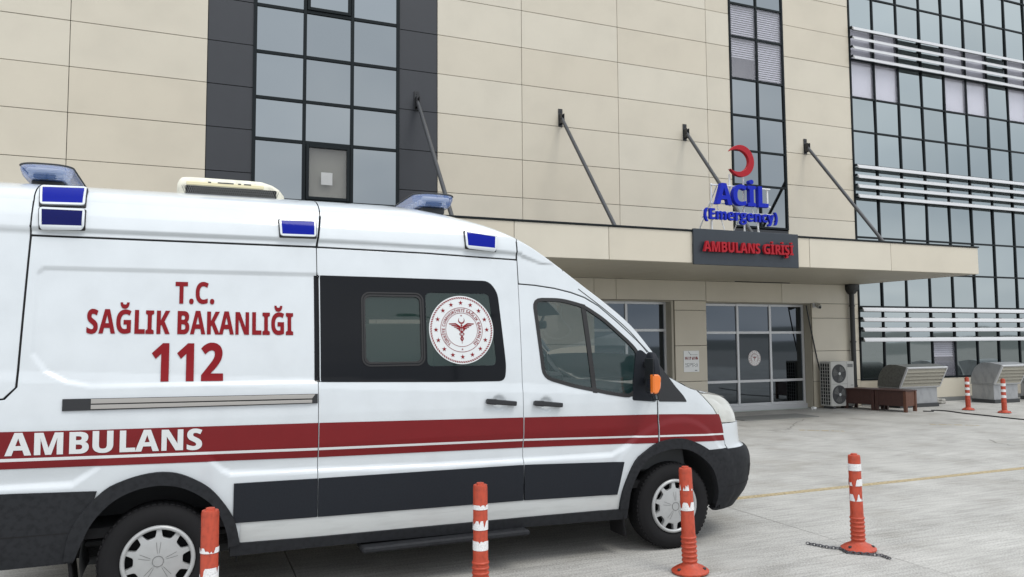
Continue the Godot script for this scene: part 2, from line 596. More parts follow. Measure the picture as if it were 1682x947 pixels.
func glazing(parent: Node, called: String, xs: Array, ys: Array, z: float, bar := 0.055, opt := {}) -> MeshInstance3D:   # a frame of bars with one pane in every opening
	var fr := MB.new()
	var skip: Array = opt.get("merge", [])
	for i in xs.size():
		fr.span(Vector3(xs[i] - bar / 2, ys[0] - bar / 2, z - 0.12), Vector3(xs[i] + bar / 2, ys[-1] + bar / 2, z + 0.02), 0.003)
	for j in ys.size():
		for i in xs.size() - 1:
			fr.span(Vector3(xs[i] + bar / 2, ys[j] - bar / 2, z - 0.12), Vector3(xs[i + 1] - bar / 2, ys[j] + bar / 2, z + 0.012), 0.003)
	var f := obj(called, fr, opt.get("frame", M.mullion), parent)
	for i in xs.size() - 1:
		for j in ys.size() - 1:
			var key := Vector2i(i, j)
			var how: String = opt.get("panes", {}).get(key, "")
			if how == "none":
				continue
			var w: float = xs[i + 1] - xs[i] - bar
			var h: float = ys[j + 1] - ys[j] - bar
			var m := MB.new()
			# every pane sits a little differently in its gasket, so each mirrors another bit of sky
			m.X = Transform3D(Basis(Vector3.UP, rng.randf_range(-0.010, 0.010)) * Basis(Vector3.RIGHT, rng.randf_range(-0.010, 0.010)), Vector3((xs[i] + xs[i + 1]) / 2, (ys[j] + ys[j + 1]) / 2, z - 0.02))
			m.box(Vector3.ZERO, Vector3(w + 0.006, h + 0.006, 0.012), 0.0)
			var pm: Material = opt.glass if opt.has("glass") else M["%s%d" % [opt.get("kind", "glass"), rng.randi_range(0, 4)]]
			if how in ["blind", "curtain", "half"]:
				pm = M.blind_glass
				var b := MB.new()
				var y0: float = ys[j] + bar / 2
				if how == "half":
					y0 = ys[j] + h * 0.55
				if how == "curtain":
					b.span(Vector3(xs[i] + 0.03, y0, z - 0.085), Vector3(xs[i + 1] - 0.03, ys[j + 1], z - 0.08), 0.0)
				else:
					var y := y0 + 0.03
					while y < ys[j + 1] - 0.03:
						var k := b.X
						b.X = Transform3D(Basis(Vector3.RIGHT, 0.9), Vector3((xs[i] + xs[i + 1]) / 2, y, z - 0.085))
						b.box(Vector3.ZERO, Vector3(w, 0.003, 0.062), 0.0)
						b.X = k
						y += 0.055
				var bo := obj("window_blind", b, M.blind, f)
				if how != "curtain":
					kind(bo, "stuff")
			obj("pane", m, pm, f)
	return f


var _faces := {}
func face_mesh(s: String, depth: float, embolden: float, weight: int) -> Array:
	var key := "%s|%s|%s|%s" % [s, depth > 0.0, embolden, weight]
	if not _faces.has(key):
		var sf := SystemFont.new()
		sf.font_names = PackedStringArray(["Droid Sans"])
		sf.font_weight = weight
		var fv := FontVariation.new()
		fv.base_font = sf
		fv.variation_embolden = embolden
		var t := TextMesh.new()
		t.font = fv
		t.text = s
		t.font_size = 64
		t.pixel_size = 0.01
		t.depth = 0.3 if depth > 0.0 else 0.0
		t.curve_step = 1.5
		_faces[key] = t.get_mesh_arrays()
	return _faces[key]


func text_mesh(s: String, width: float, height: float, depth: float, embolden := 0.0, weight := 700) -> Array:   # [TextMesh arrays, centre, scale]: capitals of that height, the line of that width
	var a := face_mesh(s, depth, 0.0, weight)
	if embolden > 0.0:   # some glyphs cannot be made that bold: take less
		var full: int = a[Mesh.ARRAY_VERTEX].size()
		var e := embolden
		while e > 0.02:
			var b := face_mesh(s, depth, e, weight)
			if b[Mesh.ARRAY_VERTEX].size() == full:
				a = b
				break
			e -= 0.06
	var v: PackedVector3Array = a[Mesh.ARRAY_VERTEX]
	var lo := v[0]
	var hi := v[0]
	for p in v:
		lo = lo.min(p)
		hi = hi.max(p)
	# capital height of the face: 0.714 em, on the baseline that «H» gives
	return [a, lo, hi, width / (hi.x - lo.x), height]


func flat_text(s: String, x: float, y: float, width: float, cap: float, depth: float, embolden := 0.0) -> MB:   # lettering standing on the point (x, y), facing +z, from z = 0 to depth
	var r := text_mesh(s, width, cap, depth, embolden)
	var base := text_base(embolden)
	var mb := MB.new()
	var v: PackedVector3Array = r[0][Mesh.ARRAY_VERTEX]
	var n: PackedVector3Array = r[0][Mesh.ARRAY_NORMAL]
	var ix: PackedInt32Array = r[0][Mesh.ARRAY_INDEX]
	var sy: float = cap / (base.y - base.x)
	for i in v.size():
		var z := 0.0
		if depth > 0.0:
			z = (v[i].z / 0.3 + 0.5) * depth
		mb.v.append(Vector3(x + (v[i].x - r[1].x) * r[3], y + (v[i].y - base.x) * sy, z))
		mb.n.append(n[i])
	for i in range(0, ix.size(), 3):
		mb.tri(ix[i], ix[i + 1], ix[i + 2])
	return mb


var _base := {}
func text_base(embolden: float) -> Vector2:   # bottom and top of a capital
	if not _base.has(embolden):
		var r := text_mesh("H", 1.0, 1.0, 0.0, embolden)
		_base[embolden] = Vector2(r[1].y, r[2].y)
	return _base[embolden]


func prefix(s: String, embolden := 0.0) -> float:
	if s == "":
		return 0.0
	var r := text_mesh("H" + s + "H", 1.0, 1.0, 0.0, embolden)
	var h := text_mesh("HH", 1.0, 1.0, 0.0, embolden)
	return (r[2].x - r[1].x) - (h[2].x - h[1].x)


func letters(parent: Node, called: String, s: String, x: float, y: float, z: float, width: float, cap: float, depth: float, m: Material, embolden := 0.0) -> void:   # every letter a piece of its own
	var r := text_mesh(s, width, cap, 0.0, embolden)
	var k: float = r[3]
	for i in s.length():
		if s[i] == " ":
			continue
		var one := text_mesh(s[i], 1.0, 1.0, 0.0, embolden)
		var first := text_mesh(s[0], 1.0, 1.0, 0.0, embolden)
		# the line starts at the left edge of the first letter; each letter is centred by TextMesh, so its own bearing is found from the advance
		var adv0 := prefix(s.substr(0, i), embolden)
		var advc := prefix(s[i], embolden)
		var adv1 := prefix(s[0], embolden)
		var left: float = adv0 + (one[1].x + advc / 2.0) - (first[1].x + adv1 / 2.0)
		obj(called, flat_text(s[i], x + left * k, y, (one[2].x - one[1].x) * k, cap, depth, embolden), m, parent, Vector3(0, 0, z))


func build_hospital() -> void:
	var h := thing("hospital_building", "beige panel clad hospital block with dark glazed bays, right hand curtain wall and entrance canopy", "building")
	var core := MB.new()   # the wall behind the cladding
	core.span(Vector3(-9.0, 2.55, WALL - 0.6), Vector3(26.0, 12.6, WALL - 0.24), 0.0)
	for q in [[-9.0, 8.05], [10.11, 10.99], [14.12, 26.0]]:
		core.span(Vector3(q[0], -0.1, WALL - 0.6), Vector3(q[1], 2.55, WALL - 0.24), 0.0)
	core.span(Vector3(-9.0, 12.6, -26), Vector3(26.0, 12.8, WALL), 0.0)
	core.span(Vector3(-9.2, -0.1, -26), Vector3(-9.0, 12.8, WALL), 0.0)
	core.span(Vector3(26.0, -0.1, -26), Vector3(26.2, 12.8, WALL), 0.0)
	core.span(Vector3(-9.2, -0.1, -26.2), Vector3(26.2, 12.8, -26), 0.0)
	core.span(Vector3(-9.0, 3.0, -25.9), Vector3(26.0, 3.2, WALL - 0.6), 0.0)
	obj("wall", core, M.wall_core, h)
	var lobby := MB.new()
	lobby.span(Vector3(6.0, -0.04, -20.0), Vector3(15.6, -0.012, WALL - 0.2), 0.0)
	lobby.span(Vector3(6.0, 0.0, -20.1), Vector3(15.6, 3.0, -20.0), 0.0)
	obj("lobby", lobby, M.lining, h)
	rng.seed = 11
	# cladding, left of the dark bay
	var yl := [-0.02, 0.74, 1.55, 2.36, 3.16, 3.97, 4.77, 5.57, 6.36, 7.155, 7.96, 8.76, 9.57, 12.6]
	for j in yl.size() - 1:
		for q in [[-9.0, -6.66], [-6.66, -4.31], [-4.31, -1.96], [-1.96, 0.205]]:
			panel(h, "facade_panel", "beige%d" % rng.randi_range(0, 3), q[0], yl[j], q[1], yl[j + 1])
		panel(h, "dark_panel", "slate%d" % rng.randi_range(0, 3), 0.205, yl[j], 1.0, yl[j + 1], WALL - 0.012)
	var yr := [3.03, 3.86, 4.665, 5.471, 6.277, 7.083, 7.889, 8.695, 9.501, 10.307, 11.113, 11.92, 12.6]
	for j in yr.size() - 1:
		panel(h, "dark_panel", "slate%d" % rng.randi_range(0, 3), 3.73, yr[j], 4.525, yr[j + 1], WALL - 0.012)
		for q in [[4.525, 6.385], [6.385, 8.73], [8.73, 11.15], [11.15, 11.82], [13.48, 15.66]]:
			panel(h, "facade_panel", "beige%d" % rng.randi_range(0, 3), q[0], yr[j], q[1], yr[j + 1])
	for q in [[1.0, 3.16, 1.92, 4.28], [1.92, 3.16, 2.81, 4.28], [2.81, 3.16, 3.73, 4.28], [11.82, 3.03, 13.48, 4.32]]:
		panel(h, "dark_panel", "slate0", q[0], q[1], q[2], q[3], WALL - 0.012)
	# beneath the canopy
	for q in [[1.0, 0.0, 3.3, 1.6], [3.3, 0.0, 5.7, 1.6], [5.7, 0.0, 8.05, 1.6], [1.0, 1.6, 3.3, 3.03], [3.3, 1.6, 5.7, 3.03], [5.7, 1.6, 8.05, 3.03],
			[8.05, 2.57, 8.6, 3.03], [8.6, 2.57, 10.98, 3.03], [10.98, 2.55, 13.21, 3.03], [13.21, 2.55, 15.66, 3.03],
			[10.11, 2.35, 10.98, 2.57], [10.11, 1.545, 10.98, 2.35], [10.11, 0.735, 10.98, 1.545], [10.11, 0.0, 10.98, 0.735],
			[14.13, 2.19, 15.66, 2.55], [14.13, 1.38, 15.66, 2.19], [14.13, 0.64, 15.66, 1.38], [14.13, 0.0, 15.66, 0.64],
			[15.66, 0.1, 17.9, 0.62], [17.9, 0.1, 20.2, 0.62], [20.2, 0.1, 22.5, 0.62], [22.5, 0.1, 26.0, 0.62]]:
		panel(h, "facade_panel", "beige%d" % rng.randi_range(0, 3), q[0], q[1], q[2], q[3])
	var plinth := MB.new()
	plinth.span(Vector3(15.66, -0.01, WALL - 0.2), Vector3(26.0, 0.1, WALL + 0.02), 0.004)
	obj("plinth", plinth, M.trim_grey, h)
	# door reveals
	var rev := MB.new()
	for q in [[10.045, 10.105], [10.99, 11.0], [14.115, 14.128]]:
		rev.span(Vector3(q[0], 0.0, WALL - 0.6), Vector3(q[1], 2.55, WALL - 0.033), 0.002)
	rev.span(Vector3(8.05, 2.548, WALL - 0.6), Vector3(10.1, 2.565, WALL - 0.034), 0.0)
	rev.span(Vector3(11.0, 2.535, WALL - 0.6), Vector3(14.115, 2.548, WALL - 0.034), 0.0)
	obj("door_reveal", rev, M.soffit, h)
	# the dark bay: three columns, two of its lights are opening windows
	var bay := glazing(h, "window_bay", [1.02, 1.915, 2.81, 3.71], [4.31, 5.425, 6.2, 7.06, 7.945, 8.83, 9.7, 10.6, 11.5, 12.4], WALL, 0.06, {"panes": {Vector2i(1, 0): "none", Vector2i(1, 4): "none"}})
	for q in [[4.31, 5.425], [7.945, 8.83]]:
		var fr := MB.new()
		var a := 1.955
		var b := 2.77
		var y0: float = q[0] + 0.035
		var y1: float = q[1] - 0.035
		for k in [[a, y0, a + 0.055, y1], [b - 0.055, y0, b, y1], [a + 0.055, y0, b - 0.055, y0 + 0.06], [a + 0.055, y1 - 0.05, b - 0.055, y1]]:
			fr.span(Vector3(k[0], k[1], WALL - 0.05), Vector3(k[2], k[3], WALL + 0.035), 0.004)
		var sash := obj("opening_window", fr, M.mullion, h)
		if q[0] < 5.0:
			obj("pane", bx(Vector3(a + 0.05, y0 + 0.055, WALL - 0.012), Vector3(b - 0.05, y1 - 0.045, WALL), 0.0), pane(Color(0.10, 0.10, 0.09), 0.14), sash)
			var room := MB.new()
			room.span(Vector3(a, y0, WALL - 0.10), Vector3(b, y1, WALL - 0.09), 0.0)
			obj("window_blind", room, mat(Color(0.27, 0.27, 0.235), 0.9), sash)
			obj("taped_paper", bx(Vector3(2.24, 4.65, WALL - 0.018), Vector3(2.45, 4.885, WALL - 0.0145), 0.0), M.paper, sash)
		else:
			obj("pane", bx(Vector3(a + 0.05, y0 + 0.055, WALL + 0.005), Vector3(b - 0.05, y1 - 0.045, WALL + 0.017), 0.0), M.glass2, sash)
	# the narrow bay above the sign, blinds let down on one storey
	var yb := [4.36, 5.365, 6.2, 7.05, 7.945, 8.98, 9.8, 10.65, 11.5, 12.4]
	glazing(h, "window_bay", [11.85, 12.65, 13.455], yb, WALL, 0.05, {"panes": {Vector2i(0, 5): "blind", Vector2i(1, 5): "blind", Vector2i(0, 4): "half", Vector2i(1, 4): "blind"}})
	# curtain wall to the right with its sun louvres
	var xs := [15.69]
	for i in 11:
		xs.append(16.52 + 0.872 * i)
	var ys := [0.645, 1.66, 2.49, 3.37, 4.275, 5.30, 6.15, 7.04, 7.93, 8.93, 9.77, 10.655, 11.54, 12.5]
	var pn := {}
	for i in [0, 1, 4, 5, 7]:
		for j in [8, 9]:
			pn[Vector2i(i, j)] = "curtain"
	for j in [0, 1]:
		pn[Vector2i(3, j)] = "half" if j == 0 else ""
	glazing(h, "curtain_wall", xs, ys, WALL, 0.046, {"panes": pn, "kind": "sky_glass"})
	var clip := bx(Vector3(-0.012, -0.04, 0.021), Vector3(0.012, 0.02, 0.10), 0.002).mesh()
	for top in [2.46, 6.13, 9.755]:
		for k in 4:
			var y: float = top - 0.255 * k
			var m := MB.new()   # aerofoil blade, tilted outwards
			var pr := V2([0.0, 0.02, 0.02, 0.035, 0.08, 0.022, 0.118, 0.0, 0.122, -0.010, 0.11, -0.015, 0.08, -0.012, 0.0, -0.012])
			m.X = Transform3D(Basis(Vector3(0, 0, 1), Vector3(0, 1, 0), Vector3(1, 0, 0)), Vector3(15.70, y - 0.01, WALL + 0.07)) * Transform3D(Basis(Vector3.BACK, -0.75), Vector3.ZERO)
			m.prism(pr, 0.0, 10.3, 0.0)
			var blade := obj("sun_louvre", m, M.louvre, h)
			for x in xs:
				obj("louvre_bracket", clip, M.mullion, blade, Vector3(x, y, WALL))
	# doors: aluminium frames
	var dz := WALL - 0.27
	glazing(h, "entrance_door", [11.03, 12.07, 13.05, 14.07], [0.13, 0.68, 1.84, 2.50], dz, 0.06, {"frame": M.alu, "glass": M.door_glass})
	glazing(h, "entrance_door", [8.05, 9.0, 10.03], [0.13, 0.68, 1.90, 2.52], dz, 0.06, {"frame": M.alu, "glass": M.door_glass})
	obj("door_sill", bx(Vector3(11.0, -0.01, dz - 0.15), Vector3(14.115, 0.10, dz + 0.06), 0.006), M.alu, h)
	obj("door_sill", bx(Vector3(8.05, -0.01, dz - 0.15), Vector3(10.1, 0.10, dz + 0.06), 0.006), M.alu, h)
	var dm := obj("door_mat", bx(Vector3(10.6, 0.001, -13.6), Vector3(12.6, 0.016, -12.9), 0.004), M.trim_grey)
	tag(dm, "dark flat mat on the concrete before the glazed entrance doors", "mat")
	# canopy
	var c := MB.new()
	c.span(Vector3(0.5, 3.075, WALL), Vector3(15.68, 3.40, CANOPY - 0.035), 0.0)
	var can := obj("entrance_canopy", c, M.wall_core, h)
	var fx := [0.5, 2.6, 4.81, 6.56, 8.27, 10.66, 10.98, 13.12, 15.70]
	for i in fx.size() - 1:
		if i == 4:
			continue
		panel(can, "fascia_panel", "beige%d" % (i % 4), fx[i], 3.05, fx[i + 1], 3.62, CANOPY, 0.03)
	for q in [[-14.59, -13.5], [-13.5, -12.4], [-12.4, CANOPY - 0.035]]:
		obj("fascia_panel", bx(Vector3(15.67, 3.05, q[0] + 0.004), Vector3(15.70, 3.62, q[1] - 0.004), 0.003), M.beige1, can)
	var cap := MB.new()
	cap.span(Vector3(0.5, 3.622, CANOPY - 0.16), Vector3(15.72, 3.652, CANOPY + 0.02), 0.004)
	cap.span(Vector3(15.54, 3.623, WALL), Vector3(15.72, 3.653, CANOPY - 0.16), 0.004)
	obj("coping", cap, M.mullion, can)
	var sx := [0.5, 2.6, 4.81, 6.56, 8.6, 10.98, 13.21, 15.66]
	for i in sx.size() - 1:
		for q in [[WALL, -13.0], [-13.0, CANOPY - 0.032]]:
			obj("soffit_panel", bx(Vector3(sx[i] + 0.003, 3.046, q[0] + 0.003), Vector3(sx[i + 1] - 0.003, 3.074, q[1] - 0.003), 0.002), M.soffit, can)
	# tie rods
	for x in [4.09, 7.28, 10.485, 14.085]:
		var m := MB.new()
		m.tube([Vector3(x, 6.42, WALL + 0.09), Vector3(x, 3.42, -12.05)], 0.038, 14)
		var rod := obj("tie_rod", m, M.rod, h)
		var br := MB.new()
		br.span(Vector3(x - 0.05, 6.27, WALL), Vector3(x + 0.05, 6.66, WALL + 0.018), 0.003)
		br.span(Vector3(x - 0.036, 6.32, WALL + 0.018), Vector3(x - 0.022, 6.53, WALL + 0.14), 0.002)
		br.span(Vector3(x + 0.022, 6.32, WALL + 0.018), Vector3(x + 0.036, 6.53, WALL + 0.14), 0.002)
		br.tube([Vector3(x - 0.05, 6.42, WALL + 0.09), Vector3(x + 0.05, 6.42, WALL + 0.09)], 0.014, 8)
		for y in [6.31, 6.40, 6.60]:
			br.tube([Vector3(x, y, WALL + 0.017), Vector3(x, y, WALL + 0.03)], 0.012, 6)
		obj("bracket", br, M.black, rod)


# ------------------------------------------------------------------ signs and fixtures
func build_signs() -> void:
	var s := thing("fascia_sign", "slate blue sign board with raised red AMBULANS GİRİŞİ letters on canopy front", "sign", Vector3(9.46, 3.03, CANOPY))
	obj("sign_board", bx(Vector3(-1.2, -0.005, 0.0), Vector3(1.2, 0.64, 0.05), 0.006), M.sign_slate, s)
	letters(s, "letter", "AMBULANS GİRİŞİ", -1.04, 0.225, 0.085, 2.04, 0.185, 0.05, M.sign_red, 0.25)
	var r := thing("roof_sign", "raised blue ACİL (Emergency) letters under a red crescent, standing on canopy edge", "sign", Vector3(9.42, 3.652, -11.42))
	letters(r, "letter", "ACİL", -0.62, 0.50, 0.0, 1.20, 0.385, 0.09, M.sign_blue, 0.25)
	letters(r, "letter", "(Emergency)", -0.85, 0.22, 0.0, 1.68, 0.20, 0.05, M.sign_blue, 0.2)
	# crescent, open to the left
	var p := PackedVector2Array()
	for k in 41:
		var t := lerpf(-2.55, 2.55, k / 40.0)
		p.append(Vector2(cos(t), sin(t)) * 0.30)
	for k in 41:
		var t := lerpf(2.22, -2.22, k / 40.0)
		p.append(Vector2(-0.085 + cos(t) * 0.262 * 1.0, sin(t) * 0.21))
	var cm := MB.new()
	cm.X = Transform3D(Basis(), Vector3(-0.015, 1.345, 0.0))
	cm.prism(p, 0.0, 0.07, 0.004)
	obj("crescent", cm, M.sign_red, r)
	var f := MB.new()
	for y in [0.52, 0.86]:
		f.span(Vector3(-0.66, y, -0.035), Vector3(0.72, y + 0.025, -0.01), 0.002)
	for q in [[-0.64, 0.0, 0.90], [0.10, 0.0, 1.08], [0.42, 0.0, 0.90], [-0.22, 0.5, 1.10], [0.66, 0.5, 0.885]]:
		f.span(Vector3(q[0], q[1], -0.062), Vector3(q[0] + 0.028, q[2], -0.036), 0.002)
	f.span(Vector3(-0.86, 0.25, -0.035), Vector3(0.84, 0.275, -0.01), 0.002)
	f.span(Vector3(-0.86, 0.37, -0.035), Vector3(0.84, 0.395, -0.01), 0.002)
	for x in [-0.5, 0.3]:   # stays that lean back to the canopy
		f.tube([Vector3(x, 0.86, -0.05), Vector3(x - 0.16, 0.0, -0.45)], 0.012, 6)
		f.tube([Vector3(x, 0.5, -0.05), Vector3(x + 0.12, -0.02, 0.02)], 0.010, 6)
	obj("sign_frame", f, M.sign_frame, r)
	# notice beside the doors
	var n := thing("wall_notice", "white notice with red heading on beige pier left of the entrance doors", "notice", Vector3(10.53, 1.19, WALL + 0.004))
	obj("board", bx(Vector3(-0.21, -0.24, 0.0), Vector3(0.21, 0.24, 0.012), 0.003), M.paper, n)
	var red := MB.new()
	var gr := MB.new()
	rng.seed = 3
	for q in [[-0.17, 5], [0.015, 5]]:   # a heading too small to read
		for k in q[1]:
			var x: float = q[0] + k * 0.033
			red.span(Vector3(x, 0.035, 0.012), Vector3(x + 0.011, 0.105, 0.0145), 0.0)
			red.span(Vector3(x + 0.011, 0.035 + 0.05 * rng.randf(), 0.012), Vector3(x + 0.026, 0.055 + 0.05 * rng.randf(), 0.0143), 0.0)
	for k in 4:
		for i in 9:
			if rng.randf() < 0.85:
				gr.span(Vector3(-0.17 + i * 0.038, -0.055 - k * 0.024, 0.012), Vector3(-0.17 + i * 0.038 + rng.randf_range(0.02, 0.034), -0.043 - k * 0.024, 0.0142), 0.0)
	gr.span(Vector3(-0.02, 0.145, 0.012), Vector3(0.17, 0.152, 0.0144), 0.0)
	gr.X = Transform3D(Basis(Vector3.BACK, 0.7), Vector3(-0.05, 0.18, 0.0))
	gr.span(Vector3(-0.006, -0.05, 0.012), Vector3(0.006, 0.05, 0.0146), 0.0)
	gr.X = Transform3D.IDENTITY
	gr.span(Vector3(0.09, -0.215, 0.012), Vector3(0.15, -0.195, 0.0145), 0.0)
	kind(obj("heading", red, M.print_red, n), "stuff")
	kind(obj("small_print", gr, M.print_grey, n), "stuff")
	# round emblem stuck on the door glass
	var e := thing("door_emblem", "small round white sticker with red ministry emblem on entrance door glass", "sticker", Vector3(12.57, 1.225, WALL - 0.27 - 0.0135))
	var on_flat := func(q: Vector2, off: float) -> Array: return [Vector3(q.x * 0.185, q.y * 0.185, off), Vector3.BACK]
	emblem(e, on_flat, 0.0015, M.paper)


func emblem(parent: Node, at: Callable, off: float, ground: Material) -> void:   # unit-circle drawing laid on a surface: at(point, offset) gives [position, normal]
	var white := MB.new()
	var red := MB.new()
	var put := func(mb: MB, poly: PackedVector2Array, o: float) -> void:
		var t := Geometry2D.triangulate_polygon(poly)
		var k := mb.v.size()
		for q in poly:
			var r: Array = at.call(q, o)
			mb.v.append(r[0])
			mb.n.append(r[1])
		for i in range(0, t.size(), 3):
			mb.tri(k + t[i], k + t[i + 1], k + t[i + 2])
	var ring := func(mb: MB, r0: float, r1: float, o: float) -> void:
		for k in 64:
			var a := Vector2.from_angle(TAU * k / 64)
			var b := Vector2.from_angle(TAU * (k + 1) / 64)
			put.call(mb, PackedVector2Array([a * r0, b * r0, b * r1, a * r1]), o)
	# the disc: in rings so that it follows a curved surface
	put.call(white, disc(0, 0, 0.25, 32), off)
	for k in 3:
		ring.call(white, [0.25, 0.5, 0.75][k] - 0.002, [0.5, 0.75, 1.0][k], off)
	var o := off + 0.0015
	for k in 84:   # rope border
		var t := TAU * k / 84
		put.call(red, PackedVector2Array([Vector2.from_angle(t) * 0.915, Vector2.from_angle(t + 0.045) * 0.915, Vector2.from_angle(t + 0.085) * 0.965, Vector2.from_angle(t + 0.04) * 0.965]), o)
	var star := func(c: Vector2, r: float) -> void:
		var q := PackedVector2Array()
		for k in 10:
			q.append(c + Vector2.from_angle(PI / 2 + PI * k / 5) * (r if k % 2 == 0 else r * 0.4))
		put.call(red, q, o)
	for k in 16:
		star.call(Vector2.from_angle(PI / 2 + TAU * k / 16) * 0.79, 0.075)
	ring.call(red, 0.640, 0.655, o)
	ring.call(red, 0.485, 0.498, o)
	star.call(Vector2(0, -0.57), 0.035)
	# lettering round the inner ring
	var s := "TÜRKİYE CUMHURİYETİ SAĞLIK BAKANLIĞI"
	var base := text_base(0.0)
	var total := prefix(s)
	var span := deg_to_rad(280.0)
	for i in s.length():
		if s[i] == " ":
			continue
		var mid := (prefix(s.substr(0, i)) + prefix(s[i]) / 2.0) / total
		var ang := PI / 2 + span / 2 - span * mid
		var one := text_mesh(s[i], 1.0, 1.0, 0.0)
		var v: PackedVector3Array = one[0][Mesh.ARRAY_VERTEX]
		var ix: PackedInt32Array = one[0][Mesh.ARRAY_INDEX]
		var k := red.v.size()
		var up := Vector2.from_angle(ang)
		var right := Vector2(up.y, -up.x)
		for p in v:
			var q: Vector2 = up * (0.522 + (p.y - base.x) / (base.y - base.x) * 0.088) + right * (p.x - (one[1].x + one[2].x) / 2) * span * 0.565 / total
			var r: Array = at.call(q, o)
			red.v.append(r[0])
			red.n.append(r[1])
		for j in range(0, ix.size(), 3):
			red.tri(k + ix[j], k + ix[j + 1], k + ix[j + 2])
	# winged staff with two snakes, crescent and star above
	put.call(red, V2([-0.014, 0.12, 0.014, 0.12, 0.006, -0.40, -0.006, -0.40]), o)
	put.call(red, disc(0, 0.13, 0.03, 12), o + 0.0004)
	for sg in [-1.0, 1.0]:
		for k in 5:   # feathers
			var y := 0.17 - k * 0.045
			var len := 0.40 - k * 0.075
			put.call(red, V2([sg * 0.03, 0.10 - k * 0.012, sg * len * 0.45, y + 0.025, sg * len, y + 0.012, sg * (len - 0.03), y - 0.018, sg * len * 0.45, y - 0.012, sg * 0.03, 0.085 - k * 0.014]), o + 0.0003 * k)
		for k in 22:
			var t0 := k / 22.0
			var t1 := (k + 1) / 22.0
			var a := Vector2(sg * sin(t0 * 9.4) * 0.10 * (1.0 - t0 * 0.75), 0.07 - t0 * 0.40)
			var b := Vector2(sg * sin(t1 * 9.4) * 0.10 * (1.0 - t1 * 0.75), 0.07 - t1 * 0.40)
			var w := Vector2(0.0, 0.017)
			if absf(b.y - a.y) > absf(b.x - a.x):
				w = Vector2(0.017, 0.0)
			put.call(red, PackedVector2Array([a - w, b - w, b + w, a + w]), o + 0.0006)
	var cr := PackedVector2Array()
	for k in 25:
		cr.append(Vector2(0, 0.27) + Vector2.from_angle(lerpf(0.85, -PI - 0.85, k / 24.0)) * 0.10)
	for k in 25:
		cr.append(Vector2(0, 0.295) + Vector2.from_angle(lerpf(-PI - 0.62, 0.62, k / 24.0)) * 0.080)
	put.call(red, cr, o)
	star.call(Vector2(0, 0.415), 0.035)
	obj("emblem_disc", white, ground, parent)
	obj("emblem_print", red, M.print_red, parent)


